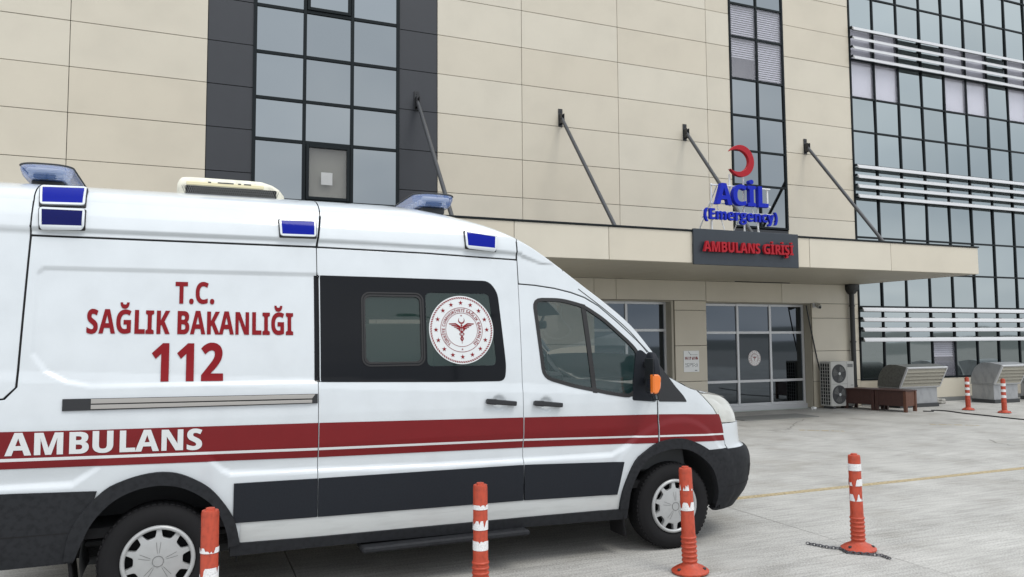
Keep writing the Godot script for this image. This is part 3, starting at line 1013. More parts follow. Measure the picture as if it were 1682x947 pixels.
func build_fixtures() -> void:
	# downpipe
	var d := thing("downpipe", "black rainwater downpipe with hopper beside the glazed curtain wall", "pipe", Vector3(15.36, 0, WALL + 0.09))
	var m := MB.new()
	m.tube([Vector3(0, 0.02, 0), Vector3(0, 2.86, 0)], 0.06, 14)
	obj("pipe", m, M.pipe, d)
	var hop := MB.new()
	hop.X = Transform3D(Basis(Vector3.UP, PI / 4), Vector3.ZERO)
	hop.lathe([Vector2(0.0, 2.80), Vector2(0.085, 2.80), Vector2(0.17, 2.92), Vector2(0.17, 3.04), Vector2(0.0, 3.04)], 4)
	obj("hopper", hop, M.pipe, d)
	for y in [0.5, 1.6, 2.5]:
		var cl := MB.new()
		cl.lathe([Vector2(0.061, y - 0.02), Vector2(0.072, y - 0.02), Vector2(0.072, y + 0.02), Vector2(0.061, y + 0.02)], 14)
		cl.span(Vector3(-0.015, y - 0.015, -0.09), Vector3(0.015, y + 0.015, -0.06), 0.002)
		obj("pipe_clip", cl, M.pipe, d)
	# camera over the right-hand pier
	var k := thing("security_camera", "small grey security camera on a bracket above right corner of entrance", "camera", Vector3(14.2, 2.5, WALL))
	obj("mount", bx(Vector3(-0.05, -0.05, 0.0), Vector3(0.05, 0.06, 0.04), 0.004), M.alu, k)
	var kb := MB.new()
	kb.X = Transform3D(Basis(Vector3.UP, -0.4) * Basis(Vector3.RIGHT, 0.35), Vector3(0.02, 0.0, 0.1))
	kb.span(Vector3(-0.045, -0.04, -0.08), Vector3(0.045, 0.045, 0.16), 0.01)
	obj("housing", kb, M.ac, k)
	var kl := MB.new()
	kl.X = kb.X
	kl.tube([Vector3(0, 0, 0.158), Vector3(0, 0, 0.168)], 0.032, 12)
	obj("lens", kl, M.black, k)
	# cable conduit from the canopy down to the condenser
	var ct := MB.new()
	ct.tube([Vector3(13.93, 2.50, WALL + 0.03), Vector3(13.99, 2.2, WALL + 0.03), Vector3(14.22, 1.2, WALL + 0.03), Vector3(14.28, 0.9, WALL + 0.05)], 0.016, 8)
	tag(obj("cable_conduit", ct, M.pipe), "thin black cable hanging slantwise from doorway corner to the condenser", "cable")
	# condenser
	var a := thing("air_conditioner", "grey double fan air conditioning outdoor unit beside the entrance doors", "air conditioner", Vector3(14.2, 0, WALL + 0.12))
	var w := 0.74
	var hh := 1.13
	var dp := 0.36
	obj("casing", bx(Vector3(0.0, 0.06, 0.0), Vector3(w, hh, dp), 0.012), M.ac, a)
	for x in [0.08, w - 0.12]:
		obj("foot", bx(Vector3(x, 0.0, 0.02), Vector3(x + 0.06, 0.06, dp - 0.02), 0.004), M.ac_dark, a)
	for y in [0.34, 0.84]:
		var well := MB.new()
		well.X = Transform3D(Basis(Vector3.RIGHT, PI / 2), Vector3(0.25, y, dp))
		well.lathe([Vector2(0.0, 0.002), Vector2(0.205, 0.002), Vector2(0.215, 0.012), Vector2(0.225, 0.002)], 36)
		var fan := obj("fan_opening", well, M.ac_dark, a)
		var bl := MB.new()
		for j in 3:
			bl.X = Transform3D(Basis(Vector3.BACK, j * TAU / 3 + y), Vector3(0.25, y, dp + 0.006))
			bl.prism(V2([0.03, -0.02, 0.17, -0.10, 0.19, 0.03, 0.15, 0.09, 0.03, 0.03]), 0.0, 0.004)
		obj("fan_blade", bl, M.trim_grey, fan)
		var gr := MB.new()
		for r in [0.06, 0.095, 0.13, 0.165, 0.20]:
			var ring := []
			for t in 32:
				ring.append(Vector3(0.25 + cos(TAU * t / 32) * r, y + sin(TAU * t / 32) * r, dp + 0.022))
			gr.tube(ring, 0.0028, 5, true)
		for t in 12:
			var q := Vector3(cos(TAU * t / 12), sin(TAU * t / 12), 0)
			gr.tube([Vector3(0.25, y, dp + 0.022) + q * 0.03, Vector3(0.25, y, dp + 0.022) + q * 0.205, Vector3(0.25, y, dp) + q * 0.213], 0.003, 5)
		obj("fan_grille", gr, M.ac_dark, fan)
		var hub := MB.new()
		hub.X = Transform3D(Basis(Vector3.RIGHT, PI / 2), Vector3(0.25, y, dp + 0.018))
		hub.lathe([Vector2(0.036, 0.0), Vector2(0.034, 0.01), Vector2(0.0, 0.013)], 18)
		obj("hub", hub, M.sill_white, fan)
	var seam := MB.new()
	seam.span(Vector3(0.505, 0.07, dp), Vector3(0.511, hh - 0.01, dp + 0.0015), 0.0)
	seam.span(Vector3(0.02, 0.588, dp), Vector3(0.50, 0.594, dp + 0.0015), 0.0)
	seam.span(Vector3(0.62, 0.55, dp), Vector3(0.70, 0.565, dp + 0.004), 0.0)
	obj("panel_seam", seam, M.trim_grey, a)
	obj("type_plate", bx(Vector3(0.53, 0.99, dp), Vector3(0.70, 1.07, dp + 0.003), 0.0), M.trim_grey, a)
	var coil := MB.new()
	coil.span(Vector3(-0.004, 0.09, 0.03), Vector3(0.0, hh - 0.04, dp - 0.03), 0.0)
	var cg := obj("coil", coil, M.void, a)
	var mesh := MB.new()
	for i in 13:
		mesh.span(Vector3(-0.016, 0.09 + i * 0.082, 0.02), Vector3(-0.004, 0.10 + i * 0.082, dp - 0.02), 0.0)
	for i in 5:
		mesh.span(Vector3(-0.0155, 0.08, 0.025 + i * 0.074), Vector3(-0.0045, hh - 0.03, 0.035 + i * 0.074), 0.0)
	obj("coil_guard", mesh, M.ac, cg)
	# two low brown tables standing end to end
	for i in 2:
		var t := thing("low_table", ["dark red-brown low table next to air conditioning unit", "dark red-brown low table with lighter rusty-brown end facing the forecourt"][i], "table", Vector3(14.98 + 0.20 * i, 0, -13.88 + 0.72 * i), "low brown tables end to end")
		t.rotation.y = -deg_to_rad(75)
		var len := 0.735
		var wd := 0.52
		for j in 5:
			obj("top_plank", bx(Vector3(-len / 2 - 0.01, 0.47, -wd / 2 - 0.02 + j * 0.112), Vector3(len / 2 - 0.002, 0.492, -wd / 2 + 0.088 + j * 0.112), 0.003), M.brown, t)
		for sx in [-1.0, 1.0]:
			for sz in [-1.0, 1.0]:
				obj("leg", bx(Vector3(sx * (len / 2 - 0.04) - 0.035, 0.0, sz * (wd / 2 - 0.035) - 0.035), Vector3(sx * (len / 2 - 0.04) + 0.035, 0.47, sz * (wd / 2 - 0.035) + 0.035), 0.004), M.rust if sx > 0 and i == 1 else M.brown, t)
		for sz in [-1.0, 1.0]:
			obj("apron", bx(Vector3(-len / 2 + 0.075, 0.13, sz * (wd / 2 - 0.03) - 0.012), Vector3(len / 2 - 0.075, 0.468, sz * (wd / 2 - 0.03) + 0.012), 0.003), M.brown, t)
		for sx in [-1.0, 1.0]:
			obj("apron", bx(Vector3(sx * (len / 2 - 0.035) - 0.012, 0.13, -wd / 2 + 0.07), Vector3(sx * (len / 2 - 0.035) + 0.012, 0.468, wd / 2 - 0.07), 0.003), M.brown if i == 0 else M.rust, t)
	# ventilation hoods
	var what := ["wide grey metal ventilation hood behind the brown tables", "narrower metal ventilation hood behind the far pair of bollards", "rightmost ventilation hood, mostly cut off by the picture edge"]
	for i in 3:
		var x0: float = [15.79, 19.03, 20.95][i]
		var wd: float = [1.37, 1.0, 1.1][i]
		var zb: float = [-14.2, -14.12, -14.12][i]
		var v := thing("ventilation_hood", what[i], "vent", Vector3(x0, 0, zb), "metal ventilation hoods at the foot of the glass wall")
		var base := MB.new()
		base.span(Vector3(0.02, 0.09, 0.0), Vector3(wd - 0.06, 0.47, 0.60), 0.004)
		obj("base", base, M.galv, v)
		var foot := MB.new()
		foot.span(Vector3(0.0, 0.0, -0.01), Vector3(wd - 0.04, 0.09, 0.63), 0.004)
		obj("curb", foot, M.trim_dark, v)
		var flange := MB.new()
		flange.span(Vector3(0.0, 0.47, -0.02), Vector3(wd - 0.03, 0.495, 0.63), 0.003)
		for q in 8:
			flange.tube([Vector3(0.06 + q * (wd - 0.15) / 7.0, 0.483, 0.63), Vector3(0.06 + q * (wd - 0.15) / 7.0, 0.483, 0.638)], 0.008, 6)
		obj("flange", flange, M.galv, v)
		# goose-neck: a profile in z, y that rises at the wall and curls forward
		var pr := PackedVector2Array()
		for q in 13:
			var t := PI - q * (PI * 0.5) / 12.0
			pr.append(Vector2(0.40 + cos(t) * 0.41, 0.50 + sin(t) * 0.54))
		pr.append(Vector2(0.55, 1.04))
		pr.append(Vector2(0.85, 0.99))
		pr.append(Vector2(0.61, 0.50))
		var hood := MB.new()
		hood.X = Transform3D(Basis(Vector3(0, 0, 1), Vector3(0, 1, 0), Vector3(1, 0, 0)), Vector3.ZERO)
		hood.prism(pr, 0.0, wd, 0.0)
		obj("hood", hood, M.galv_dark if i == 0 else M.galv, v)
		# louvre face: from (z .85, y .99) down to (z .61, y .50)
		var up := Vector3(0, 0.49, 0.24)
		var L := up.length()
		var bs := Basis(Vector3.RIGHT, up / L, Vector3.RIGHT.cross(up / L))
		var fr := MB.new()
		fr.X = Transform3D(bs, Vector3(0, 0.50, 0.61))
		for q in [[0.0, 0.0, 0.035, L], [wd - 0.035, 0.0, wd, L], [0.035, 0.0, wd - 0.035, 0.035], [0.035, L - 0.035, wd - 0.035, L]]:
			fr.span(Vector3(q[0], q[1], 0.0), Vector3(q[2], q[3], 0.045), 0.003)
		var face := obj("louvre_frame", fr, M.alu, v)
		var back := MB.new()
		back.X = fr.X
		back.span(Vector3(0.03, 0.03, 0.0), Vector3(wd - 0.03, L - 0.03, 0.006), 0.0)
		obj("duct_opening", back, M.ac_dark, v)
		for q in 5:
			var sl := MB.new()
			sl.X = fr.X * Transform3D(Basis(Vector3.RIGHT, -0.5), Vector3(0, 0.085 + q * 0.094, 0.026))
			sl.span(Vector3(0.036, -0.052, -0.003), Vector3(wd - 0.036, 0.052, 0.003), 0.0)
			obj("slat", sl, M.slat, face)
	# bits lying about
	var rb := MB.new()
	rng.seed = 8
	for q in [[0.0, 0.0, 0.22], [0.24, 0.03, 0.18], [0.42, -0.05, 0.14], [0.15, 0.12, 0.10]]:
		rb.X = Transform3D(Basis(Vector3.UP, rng.randf() * 3.0), Vector3(q[0], q[2] * 0.36, q[1]))
		rb.box(Vector3.ZERO, Vector3(q[2] * 1.2, q[2] * 0.7, q[2]), 0.025)
	tag(obj("rubble", rb, M.rubble, self, Vector3(17.55, 0, -14.1)), "small heap of broken grey concrete between the two metal hoods", "rubble")
	var cup := MB.new()
	cup.X = Transform3D(Basis(Vector3.BACK, 1.5), Vector3(0, 0.035, 0))
	cup.lathe([Vector2(0.0, -0.05), Vector2(0.028, -0.05), Vector2(0.04, 0.05), Vector2(0.037, 0.05), Vector2(0.0, -0.045)], 14)
	tag(obj("paper_cup", cup, M.paper, self, Vector3(13.72, 0.005, -14.2)), "white paper cup lying on the ground left of the air conditioning unit", "cup")
	var cb := MB.new()
	var path := []
	for q in [Vector3(15.55, 0.012, -12.75), Vector3(15.72, 0.012, -12.62), Vector3(15.9, 0.012, -12.8), Vector3(16.05, 0.012, -12.55), Vector3(15.9, 0.012, -12.0), Vector3(15.85, 0.012, -11.4), Vector3(15.75, 0.012, -10.6), Vector3(15.9, 0.012, -9.4)]:
		path.append(q)
	var curve := Curve3D.new()
	curve.bake_interval = 0.02
	for q in path.size():
		var tn: Vector3 = (path[mini(q + 1, path.size() - 1)] - path[maxi(q - 1, 0)]) / 6.0
		curve.add_point(path[q], -tn, tn)
	var cpts := []
	for q in 60:
		cpts.append(curve.sample_baked(curve.get_baked_length() * q / 59.0))
	cb.tube(cpts, 0.014, 7)
	tag(obj("ground_cable", cb, M.rubber), "black cable trailing across the concrete from the brown tables", "cable")
	# a street lamp and a low van-free car park lie behind the viewpoint; only the lamp is tall enough to show in the door glass
	var lp := thing("street_lamp", "grey street lamp with two arms standing across the forecourt", "street lamp", Vector3(9.0, 0, 16.0))
	var pm := MB.new()
	pm.lathe([Vector2(0.0, 0.0), Vector2(0.16, 0.0), Vector2(0.16, 0.04), Vector2(0.085, 0.06), Vector2(0.05, 8.0), Vector2(0.0, 8.0)], 14)
	obj("pole", pm, M.trim_grey, lp)
	for sg in [-1.0, 1.0]:
		var am := MB.new()
		am.tube([Vector3(0, 7.9, 0), Vector3(sg * 0.5, 8.25, 0), Vector3(sg * 1.3, 8.4, 0)], 0.035, 8)
		obj("arm", am, M.trim_grey, lp)
		obj("lamp_head", bx(Vector3(sg * 1.6 - 0.35, 8.36, -0.12), Vector3(sg * 1.6 + 0.35, 8.46, 0.12), 0.02), M.trim_grey, lp)


func build_bollards() -> void:
	# one delineator post; the torn reflective bands differ from post to post
	var spots := [
		[Vector3(0.13, 0, -4.72), 0.0, "worn orange post before the ambulance's rear wheel", 0],
		[Vector3(1.78, 0, -4.80), 0.0, "worn orange post before the ambulance's sliding door", 1],
		[Vector3(3.40, 0, -4.78), 0.035, "leaning orange post before the ambulance's front wheel", 2],
		[Vector3(4.985, 0, -4.73), 0.02, "orange post with a chain lying round its foot, ahead of the ambulance", 3],
		[Vector3(16.78, 0, -12.55), 0.01, "far clean banded orange post, left of the far pair", 4],
		[Vector3(16.83, 0, -11.72), 0.01, "far clean banded orange post, right of the far pair", 4],
	]
	for s in spots:
		var o := thing("bollard", s[2], "bollard", s[0], "orange posts with white bands")
		o.rotation.z = s[1]
		var m := MB.new()
		var pr := [Vector2(0.0, 0.012), Vector2(0.135, 0.012), Vector2(0.135, 0.022), Vector2(0.10, 0.045), Vector2(0.062, 0.062)]
		for k in 6:
			var y := 0.075 + k * 0.033
			pr.append_array([Vector2(0.052, y), Vector2(0.052, y + 0.008), Vector2(0.057, y + 0.014), Vector2(0.057, y + 0.022), Vector2(0.052, y + 0.027)])
		pr.append_array([Vector2(0.050, 0.285), Vector2(0.049, 0.40), Vector2(0.0475, 0.405), Vector2(0.0475, 0.74), Vector2(0.044, 0.755), Vector2(0.026, 0.757), Vector2(0.024, 0.768), Vector2(0.0, 0.770)])
		m.lathe(pr, 28, 0.8)
		obj("post", m, M.orange, o)
		var bolt := MB.new()
		for k in 3:
			bolt.X = Transform3D(Basis(), Vector3(cos(k * 2.1 + 0.9) * 0.105, 0.036, sin(k * 2.1 + 0.9) * 0.105))
			bolt.lathe([Vector2(0.014, 0.0), Vector2(0.014, 0.012), Vector2(0.0, 0.013)], 6)
		obj("anchor_bolt", bolt, M.trim_dark, o)
		rng.seed = 100 + s[3]
		var bands: Array = [[0.525, 0.555], [0.38, 0.445], [0.26, 0.32]]
		if s[3] == 3:
			bands = [[0.635, 0.69], [0.515, 0.57], [0.395, 0.45]]
		elif s[3] == 4:
			bands = [[0.60, 0.66], [0.47, 0.53], [0.34, 0.40]]
		elif s[3] == 1:
			bands = [[0.60, 0.63], [0.47, 0.53], [0.34, 0.40]]
		elif s[3] == 2:
			bands = [[0.60, 0.645], [0.455, 0.515]]
		for b in bands:
			var t := MB.new()
			var seg := 40
			var wear: float = 0.0 if s[3] == 4 else rng.randf_range(0.25, 0.75)
			if s[3] == 3 and b[0] > 0.6:
				wear = 0.1
			var f := noise(0.07, 3, rng.randi())
			for k in seg:   # what is left of the tape
				var cut: Array = []
				for e in [k, k + 1]:
					var nn := f.get_noise_2d((mini(e % seg, seg - e % seg)) * 3.0, 0.0) * 1.6 + 0.5
					var eat := clampf((wear - nn) * 1.8, 0.0, 1.0)
					cut.append(eat)
				if cut[0] > 0.93 and cut[1] > 0.93:
					continue
				var q := []
				for e in [0, 1]:
					var a: float = TAU * (k + e) / seg
					q.append(Vector3(cos(a), 0, sin(a)))
				var hgt: float = b[1] - b[0]
				var r := 0.0508
				t.face([q[0] * r + Vector3.UP * b[0], q[1] * r + Vector3.UP * b[0], q[1] * r + Vector3.UP * (b[1] - hgt * cut[1] * 0.98), q[0] * r + Vector3.UP * (b[1] - hgt * cut[0] * 0.98)], q[0] + q[1])
			if t.v.size():
				obj("reflective_band", t, M.tape, o)
	# chain round the foot of the fourth post
	var ch := thing("chain", "loose steel chain lying on the ground at the foot of an orange post", "chain", Vector3.ZERO)
	var cp := Curve3D.new()
	cp.bake_interval = 0.01
	for q in [Vector3(4.74, 0.012, -5.02), Vector3(4.80, 0.012, -4.86), Vector3(4.86, 0.012, -4.80), Vector3(4.82, 0.012, -4.69), Vector3(4.92, 0.012, -4.60), Vector3(5.0, 0.012, -4.52), Vector3(4.98, 0.012, -4.40)]:
		cp.add_point(q)
	var n := int(cp.get_baked_length() / 0.026)
	for k in n:
		var p := cp.sample_baked(k * 0.026)
		var p2 := cp.sample_baked(k * 0.026 + 0.01)
		var dir := (p2 - p).normalized()
		var lk := MB.new()
		var loop := []
		for t in 12:
			loop.append(Vector3(cos(TAU * t / 12) * 0.019, 0, sin(TAU * t / 12) * 0.010))
		lk.X = Transform3D(Basis(Vector3.UP, atan2(-dir.z, dir.x)) * Basis(Vector3.RIGHT, 0.3 if k % 2 else 1.2), p)
		lk.tube(loop, 0.0036, 6, true)
		obj("link", lk, M.chain, ch)


# ------------------------------------------------------------------ the ambulance
# Van axes: x forward from the front axle, y up, z out to the near side. The skin is a surface lift(u, y): u is x along the flat side and runs round the nose and the tail.
const YS := [0.2, 0.3, 0.5, 0.9, 1.1, 1.3, 1.6, 2.0, 2.3, 2.45, 2.6, 2.68, 2.74, 2.79]
const DZ := [0.10, 0.06, 0.02, 0.0, 0.0, 0.01, 0.035, 0.085, 0.13, 0.16, 0.22, 0.29, 0.42, 0.75]
const PS := [0.0, 0.2, 0.4, 0.55, 0.68, 0.78, 0.87, 0.94, 1.0]
const PA := [0.0, 0.25, 0.5, 0.68, 0.82, 0.90, 0.955, 0.985, 1.0]
const PB := [1.0, 0.995, 0.965, 0.915, 0.82, 0.70, 0.5, 0.27, 0.0]
const FY := [0.2, 0.3, 0.4, 0.55, 0.66, 0.74, 0.78, 0.81, 1.0, 1.1, 1.2, 1.3, 1.5]
const FX := [0.84, 0.93, 1.03, 1.07, 1.075, 1.04, 0.99, 0.95, 0.92, 0.86, 0.76, 0.6, 0.3]
const NOSE := 0.1      # where the flat side ends
const NOSE_LEN := 1.4  # u from there to the middle of the nose

var RECESS := V2([-4.53, 2.125, -4.50, 2.158, -2.70, 2.163, -2.70, 1.424, -4.227, 1.438, -4.347, 1.466, -4.461, 1.53, -4.535, 1.635])
var WAIST := V2([-3.56, 1.06, -3.53, 0.955, -3.455, 0.877, -3.36, 0.829, -2.0, 0.812, -0.63, 0.774, -0.47, 0.845, -0.36, 0.93, -0.32, 1.06])
var WAIST_REAR := V2([-5.4, 1.06, -5.4, 0.872, -4.30, 0.852, -4.165, 0.945, -4.13, 1.06])


func cub(X: Array, Y: Array, x: float) -> float:
	var nn := X.size()
	x = clampf(x, X[0], X[nn - 1])
	var i := 0
	while i < nn - 2 and x >= X[i + 1]:
		i += 1
	var h: float = X[i + 1] - X[i]
	var t: float = (x - X[i]) / h
	var m0: float = (Y[1] - Y[0]) / (X[1] - X[0]) if i == 0 else (Y[i + 1] - Y[i - 1]) / (X[i + 1] - X[i - 1])
	var m1: float = (Y[nn - 1] - Y[nn - 2]) / (X[nn - 1] - X[nn - 2]) if i == nn - 2 else (Y[i + 2] - Y[i]) / (X[i + 2] - X[i])
	var t2: float = t * t
	var t3: float = t2 * t
	return (2 * t3 - 3 * t2 + 1) * Y[i] + (t3 - 2 * t2 + t) * h * m0 + (3 * t2 - 2 * t3) * Y[i + 1] + (t3 - t2) * h * m1


func inside(poly: PackedVector2Array, p: Vector2, w: float) -> float:   # 1 well inside a convex outline, 0 outside, smooth over w
	var d := -1e9
	var s := -1.0 if Geometry2D.is_polygon_clockwise(poly) else 1.0
	for i in poly.size():
		var a := poly[i]
		var e := (poly[(i + 1) % poly.size()] - a).normalized()
		d = maxf(d, s * (e.y * (p.x - a.x) - e.x * (p.y - a.y)))
		if d > w:
			return 0.0
	return smoothstep(w, -w, d)


func emboss(u: float, y: float) -> float:   # how far the pressed steel steps inwards
	var e := 0.0
	if y > 2.3:
		if u < -1.2:
			e += 0.014 * clampf((y - 2.50) / 0.10, 0.0, 1.0)
		var line := 2.402 if u < -2.8 else 2.402 - 0.035 * pow((u + 2.8) / 1.5, 2.0)
		if u > -1.3:
			line = 2.355 - 0.35 * (u + 1.3)
		e -= 0.022 * smoothstep(line - 0.016, line + 0.016, y) * smoothstep(-0.95, -1.35, u)
	if u < -2.848 and y > 1.38:
		e += 0.012 * inside(RECESS, Vector2(u, y), 0.018)
	if y > 0.74 and y < 1.1:
		var k := 0.020 * smoothstep(1.02, 0.88, y)
		e += k * maxf(inside(WAIST, Vector2(u, y), 0.022), inside(WAIST_REAR, Vector2(u, y), 0.022))
	if u < -0.05 and y > 1.0 and y < 1.55:   # shoulder under the windows
		var sh := 1.385 - 0.05 * (u + 2.85)
		e -= 0.010 * clampf((sh + 0.065 - y) / 0.07, 0.0, 1.0) * smoothstep(0.98, 1.21, y) * smoothstep(-0.08, -0.5, u)
	if u > -0.9 and u < 0.9 and y < 1.25:
		e -= 0.008 * smoothstep(0.73, 0.67, Vector2(u - 0.04, y - 0.34).length())
	for h in [[-1.545, 1.240], [-1.160, 1.214]]:
		if absf(u - h[0]) < 0.08 and absf(y - h[1]) < 0.08:
			e += 0.018 * smoothstep(0.064, 0.02, Vector2(u - h[0], y - h[1]).length())
	return e


func lift(u: float, y: float) -> Vector3:
	var w := 1.03 - cub(YS, DZ, y)
	if u > NOSE:
		var s := minf((u - NOSE) / NOSE_LEN, 1.0)
		var f := cub(FY, FX, y)
		return Vector3(NOSE + (f - NOSE) * cub(PS, PA, s), y, (w - emboss(u, y)) * maxf(0.0, cub(PS, PB, s)))
	if u < -4.80:   # tail: a quarter circle of 0.17 m
		var a := minf((-4.80 - u) / 0.17, PI / 2)
		return Vector3(-4.80 - 0.17 * sin(a), y, w - 0.17 * (1.0 - cos(a)))
	return Vector3(u, y, w - emboss(u, y))


func lift_n(u: float, y: float) -> Vector3:
	var e := 0.004
	return (lift(u + e, y) - lift(u - e, y)).cross(lift(u, y + e) - lift(u, y - e)).normalized()


func skin(mb: MB, poly: PackedVector2Array, holes: Array, off: float, thick: float, cell: float, side := 1.0, gap := 0.0035, bev := 0.003) -> void:
	# a sheet cut to an outline in (u, y), laid on the body at a height off, with rolled edges that go thick inwards
	if gap > 0.0:
		var o := Geometry2D.offset_polygon(poly, -gap)
		if o.size():
			poly = o[0]
	if Geometry2D.is_polygon_clockwise(poly):
		poly.reverse()
	var lo := poly[0]
	var hi := poly[0]
	for p in poly:
		lo = lo.min(p)
		hi = hi.max(p)
	var nx := int(ceil((hi.x - lo.x) / cell)) + 1
	var ny := int(ceil((hi.y - lo.y) / cell)) + 1
	var edge := {}
	var outlines := [poly]
	outlines.append_array(holes)
	for pl in outlines:
		for i in pl.size():
			var a: Vector2 = pl[i]
			var b: Vector2 = pl[(i + 1) % pl.size()]
			var steps := int(a.distance_to(b) / (cell * 0.3)) + 1
			for k in steps + 1:
				var q := (a.lerp(b, float(k) / steps) - lo) / cell
				var fx := int(floor(q.x))
				var fy := int(floor(q.y))
				for ox in ([-1, 0] if q.x - fx < 0.05 else ([0, 1] if q.x - fx > 0.95 else [0])):
					for oy in ([-1, 0] if q.y - fy < 0.05 else ([0, 1] if q.y - fy > 0.95 else [0])):
						edge[Vector2i(fx + ox, fy + oy)] = true
	var cache := {}
	var put := func(p: Vector2) -> int:
		var key := Vector2i((p * 20000.0).round())
		if not cache.has(key):
			var n := lift_n(p.x, p.y)
			var c := lift(p.x, p.y) + n * off
			cache[key] = mb.vert(Vector3(c.x, c.y, c.z * side), Vector3(n.x, n.y, n.z * side))
		return cache[key]
	for i in range(-1, nx + 1):
		for j in range(-1, ny + 1):
			var a := lo + Vector2(i, j) * cell
			var sq := PackedVector2Array([a, a + Vector2(cell, 0), a + Vector2(cell, cell), a + Vector2(0, cell)])
			if edge.has(Vector2i(i, j)):
				var parts: Array = Geometry2D.intersect_polygons(sq, poly)
				for h in holes:
					var next := []
					for q in parts:
						next.append_array(Geometry2D.clip_polygons(q, h))
					parts = next
				for q in parts:
					if q.size() < 3:
						continue
					var t := Geometry2D.triangulate_polygon(q)
					for k in range(0, t.size(), 3):
						mb.tri(put.call(q[t[k]]), put.call(q[t[k + 1]]), put.call(q[t[k + 2]]))
			else:
				var mid := a + Vector2(cell, cell) / 2
				if not Geometry2D.is_point_in_polygon(mid, poly):
					continue
				var out := false
				for h in holes:
					if Geometry2D.is_point_in_polygon(mid, h):
						out = true
				if not out:
					mb.quad(put.call(sq[0]), put.call(sq[1]), put.call(sq[2]), put.call(sq[3]))
	if thick <= 0.0:
		return
	for li in outlines.size():
		var pl: PackedVector2Array = outlines[li]
		var turn := 1.0
		if Geometry2D.is_polygon_clockwise(pl) != (li > 0):
			turn = -1.0
		var pts := []
		for i in pl.size():
			var steps := int(pl[i].distance_to(pl[(i + 1) % pl.size()]) / (cell * 1.5)) + 1
			for k in steps:
				pts.append(pl[i].lerp(pl[(i + 1) % pl.size()], float(k) / steps))
		var last := []
		for i in pts.size() + 1:
			var p: Vector2 = pts[i % pts.size()]
			var d: Vector2 = (pts[(i + 1) % pts.size()] - pts[(i - 1 + pts.size()) % pts.size()]).normalized() * turn
			var o := Vector2(d.y, -d.x)
			var n := lift_n(p.x, p.y)
			var c := lift(p.x, p.y)
			var tu := (lift(p.x + 0.004, p.y) - c).normalized()
			var o3 := (tu * o.x + Vector3.UP * o.y).normalized()
			var row := []
			for q in [[off, n], [off - bev * 0.3, (n + o3).normalized()], [off - bev, o3], [off - thick, o3]]:
				var h: float = q[0]
				var grow: float = [0.0, 0.7, 1.0, 1.0][row.size()] * minf(bev, gap * 0.5 + 0.001)
				var w: Vector3 = c + n * h + o3 * grow
				var nn: Vector3 = q[1]
				row.append(mb.vert(Vector3(w.x, w.y, w.z * side), Vector3(nn.x, nn.y, nn.z * side)))
			if last.size():
				for k in 3:
					mb.quad(last[k], row[k], row[k + 1], last[k + 1])
			last = row


func sheet(called: String, poly: PackedVector2Array, m: Material, parent: Node, off := 0.0, thick := 0.025, cell := 0.03, holes := [], gap := 0.0035, side := 1.0, bev := 0.003) -> MeshInstance3D:
	var mb := MB.new()
	skin(mb, poly, holes, off, thick, cell, side, gap, bev)
	return obj(called, mb, m, parent)


func line_at(l: Array, x: float) -> float:   # a polyline x, y, x, y, ...
	for i in range(0, l.size() - 2, 2):
		if x <= l[i + 2] or i == l.size() - 4:
			return lerpf(l[i + 1], l[i + 3], (x - l[i]) / (l[i + 2] - l[i]))
	return 0.0


func band(x0: float, x1: float, lower: Array, upper: Array, end0 := 0.0, end1 := 0.0) -> PackedVector2Array:   # between two polylines
	var n := int((x1 - x0) / 0.15) + 2
	var p := PackedVector2Array()
	for i in n:
		var x := lerpf(x0, x1, float(i) / (n - 1))
		p.append(Vector2(x, line_at(lower, x)))
	for i in n:
		var x := lerpf(x1 + end1, x0 + end0, float(i) / (n - 1))
		p.append(Vector2(x, line_at(upper, x)))
	return p


func on_skin_text(s: String, x: float, y0: float, y1: float, width: float, cap: float, off: float, embolden: float) -> MB:   # baseline runs from y0 to y1
	var src := flat_text(s, 0.0, 0.0, width, cap, 0.0, embolden)
	var mb := MB.new()
	for p in src.v:
		var q := Vector2(x + p.x, lerpf(y0, y1, p.x / width) + p.y)
		var n := lift_n(q.x, q.y)
		mb.v.append(lift(q.x, q.y) + n * off)
		mb.n.append(n)
	for i in range(0, src.idx.size(), 3):
		mb.tri(src.idx[i], src.idx[i + 1], src.idx[i + 2])
	return mb


const RUBRAIL_TOP := [-5.2, 0.832, -4.67, 0.826, -4.148, 0.803, -3.40, 0.789, -2.858, 0.782, -1.346, 0.770, -0.47, 0.735]
const RUBRAIL_LOW := [-3.40, 0.536, -2.858, 0.526, -1.342, 0.506, -0.534, 0.484, -0.4, 0.48]
const RED_TOP := [-5.2, 1.197, -4.677, 1.184, -4.24, 1.173, -2.867, 1.152, -1.345, 1.121, -0.163, 1.093, 0.7, 1.062]
const LINE_TOP := [-5.2, 1.039, -4.67, 1.028, -2.865, 0.986, -1.347, 0.961, -0.167, 0.926, 0.7, 0.903]
const LINE_LOW := [-5.2, 1.022, -4.67, 1.010, -2.865, 0.969, -1.347, 0.946, -0.167, 0.911, 0.7, 0.889]
const RED_LOW := [-5.2, 0.978, -4.67, 0.967, -2.865, 0.921, -1.347, 0.895, -0.167, 0.865, 0.7, 0.842]
# near-side edge of the roof, then down the windscreen pillar
const EDGE := [-4.97, 2.60, -4.2, 2.602, -3.4, 2.604, -2.82, 2.603, -2.2, 2.60, -1.85, 2.59, -1.55, 2.552, -1.31, 2.468, -1.07, 2.33, -0.76, 2.108, -0.555, 1.96, -0.345, 1.785, -0.165, 1.572]
const BONNET := [-0.17, 1.545, -0.05, 1.40, 0.10, 1.325, 0.25, 1.29, 0.45, 1.262, 0.70, 1.235, 0.90, 1.205, 1.15, 1.185, 1.5, 1.17]


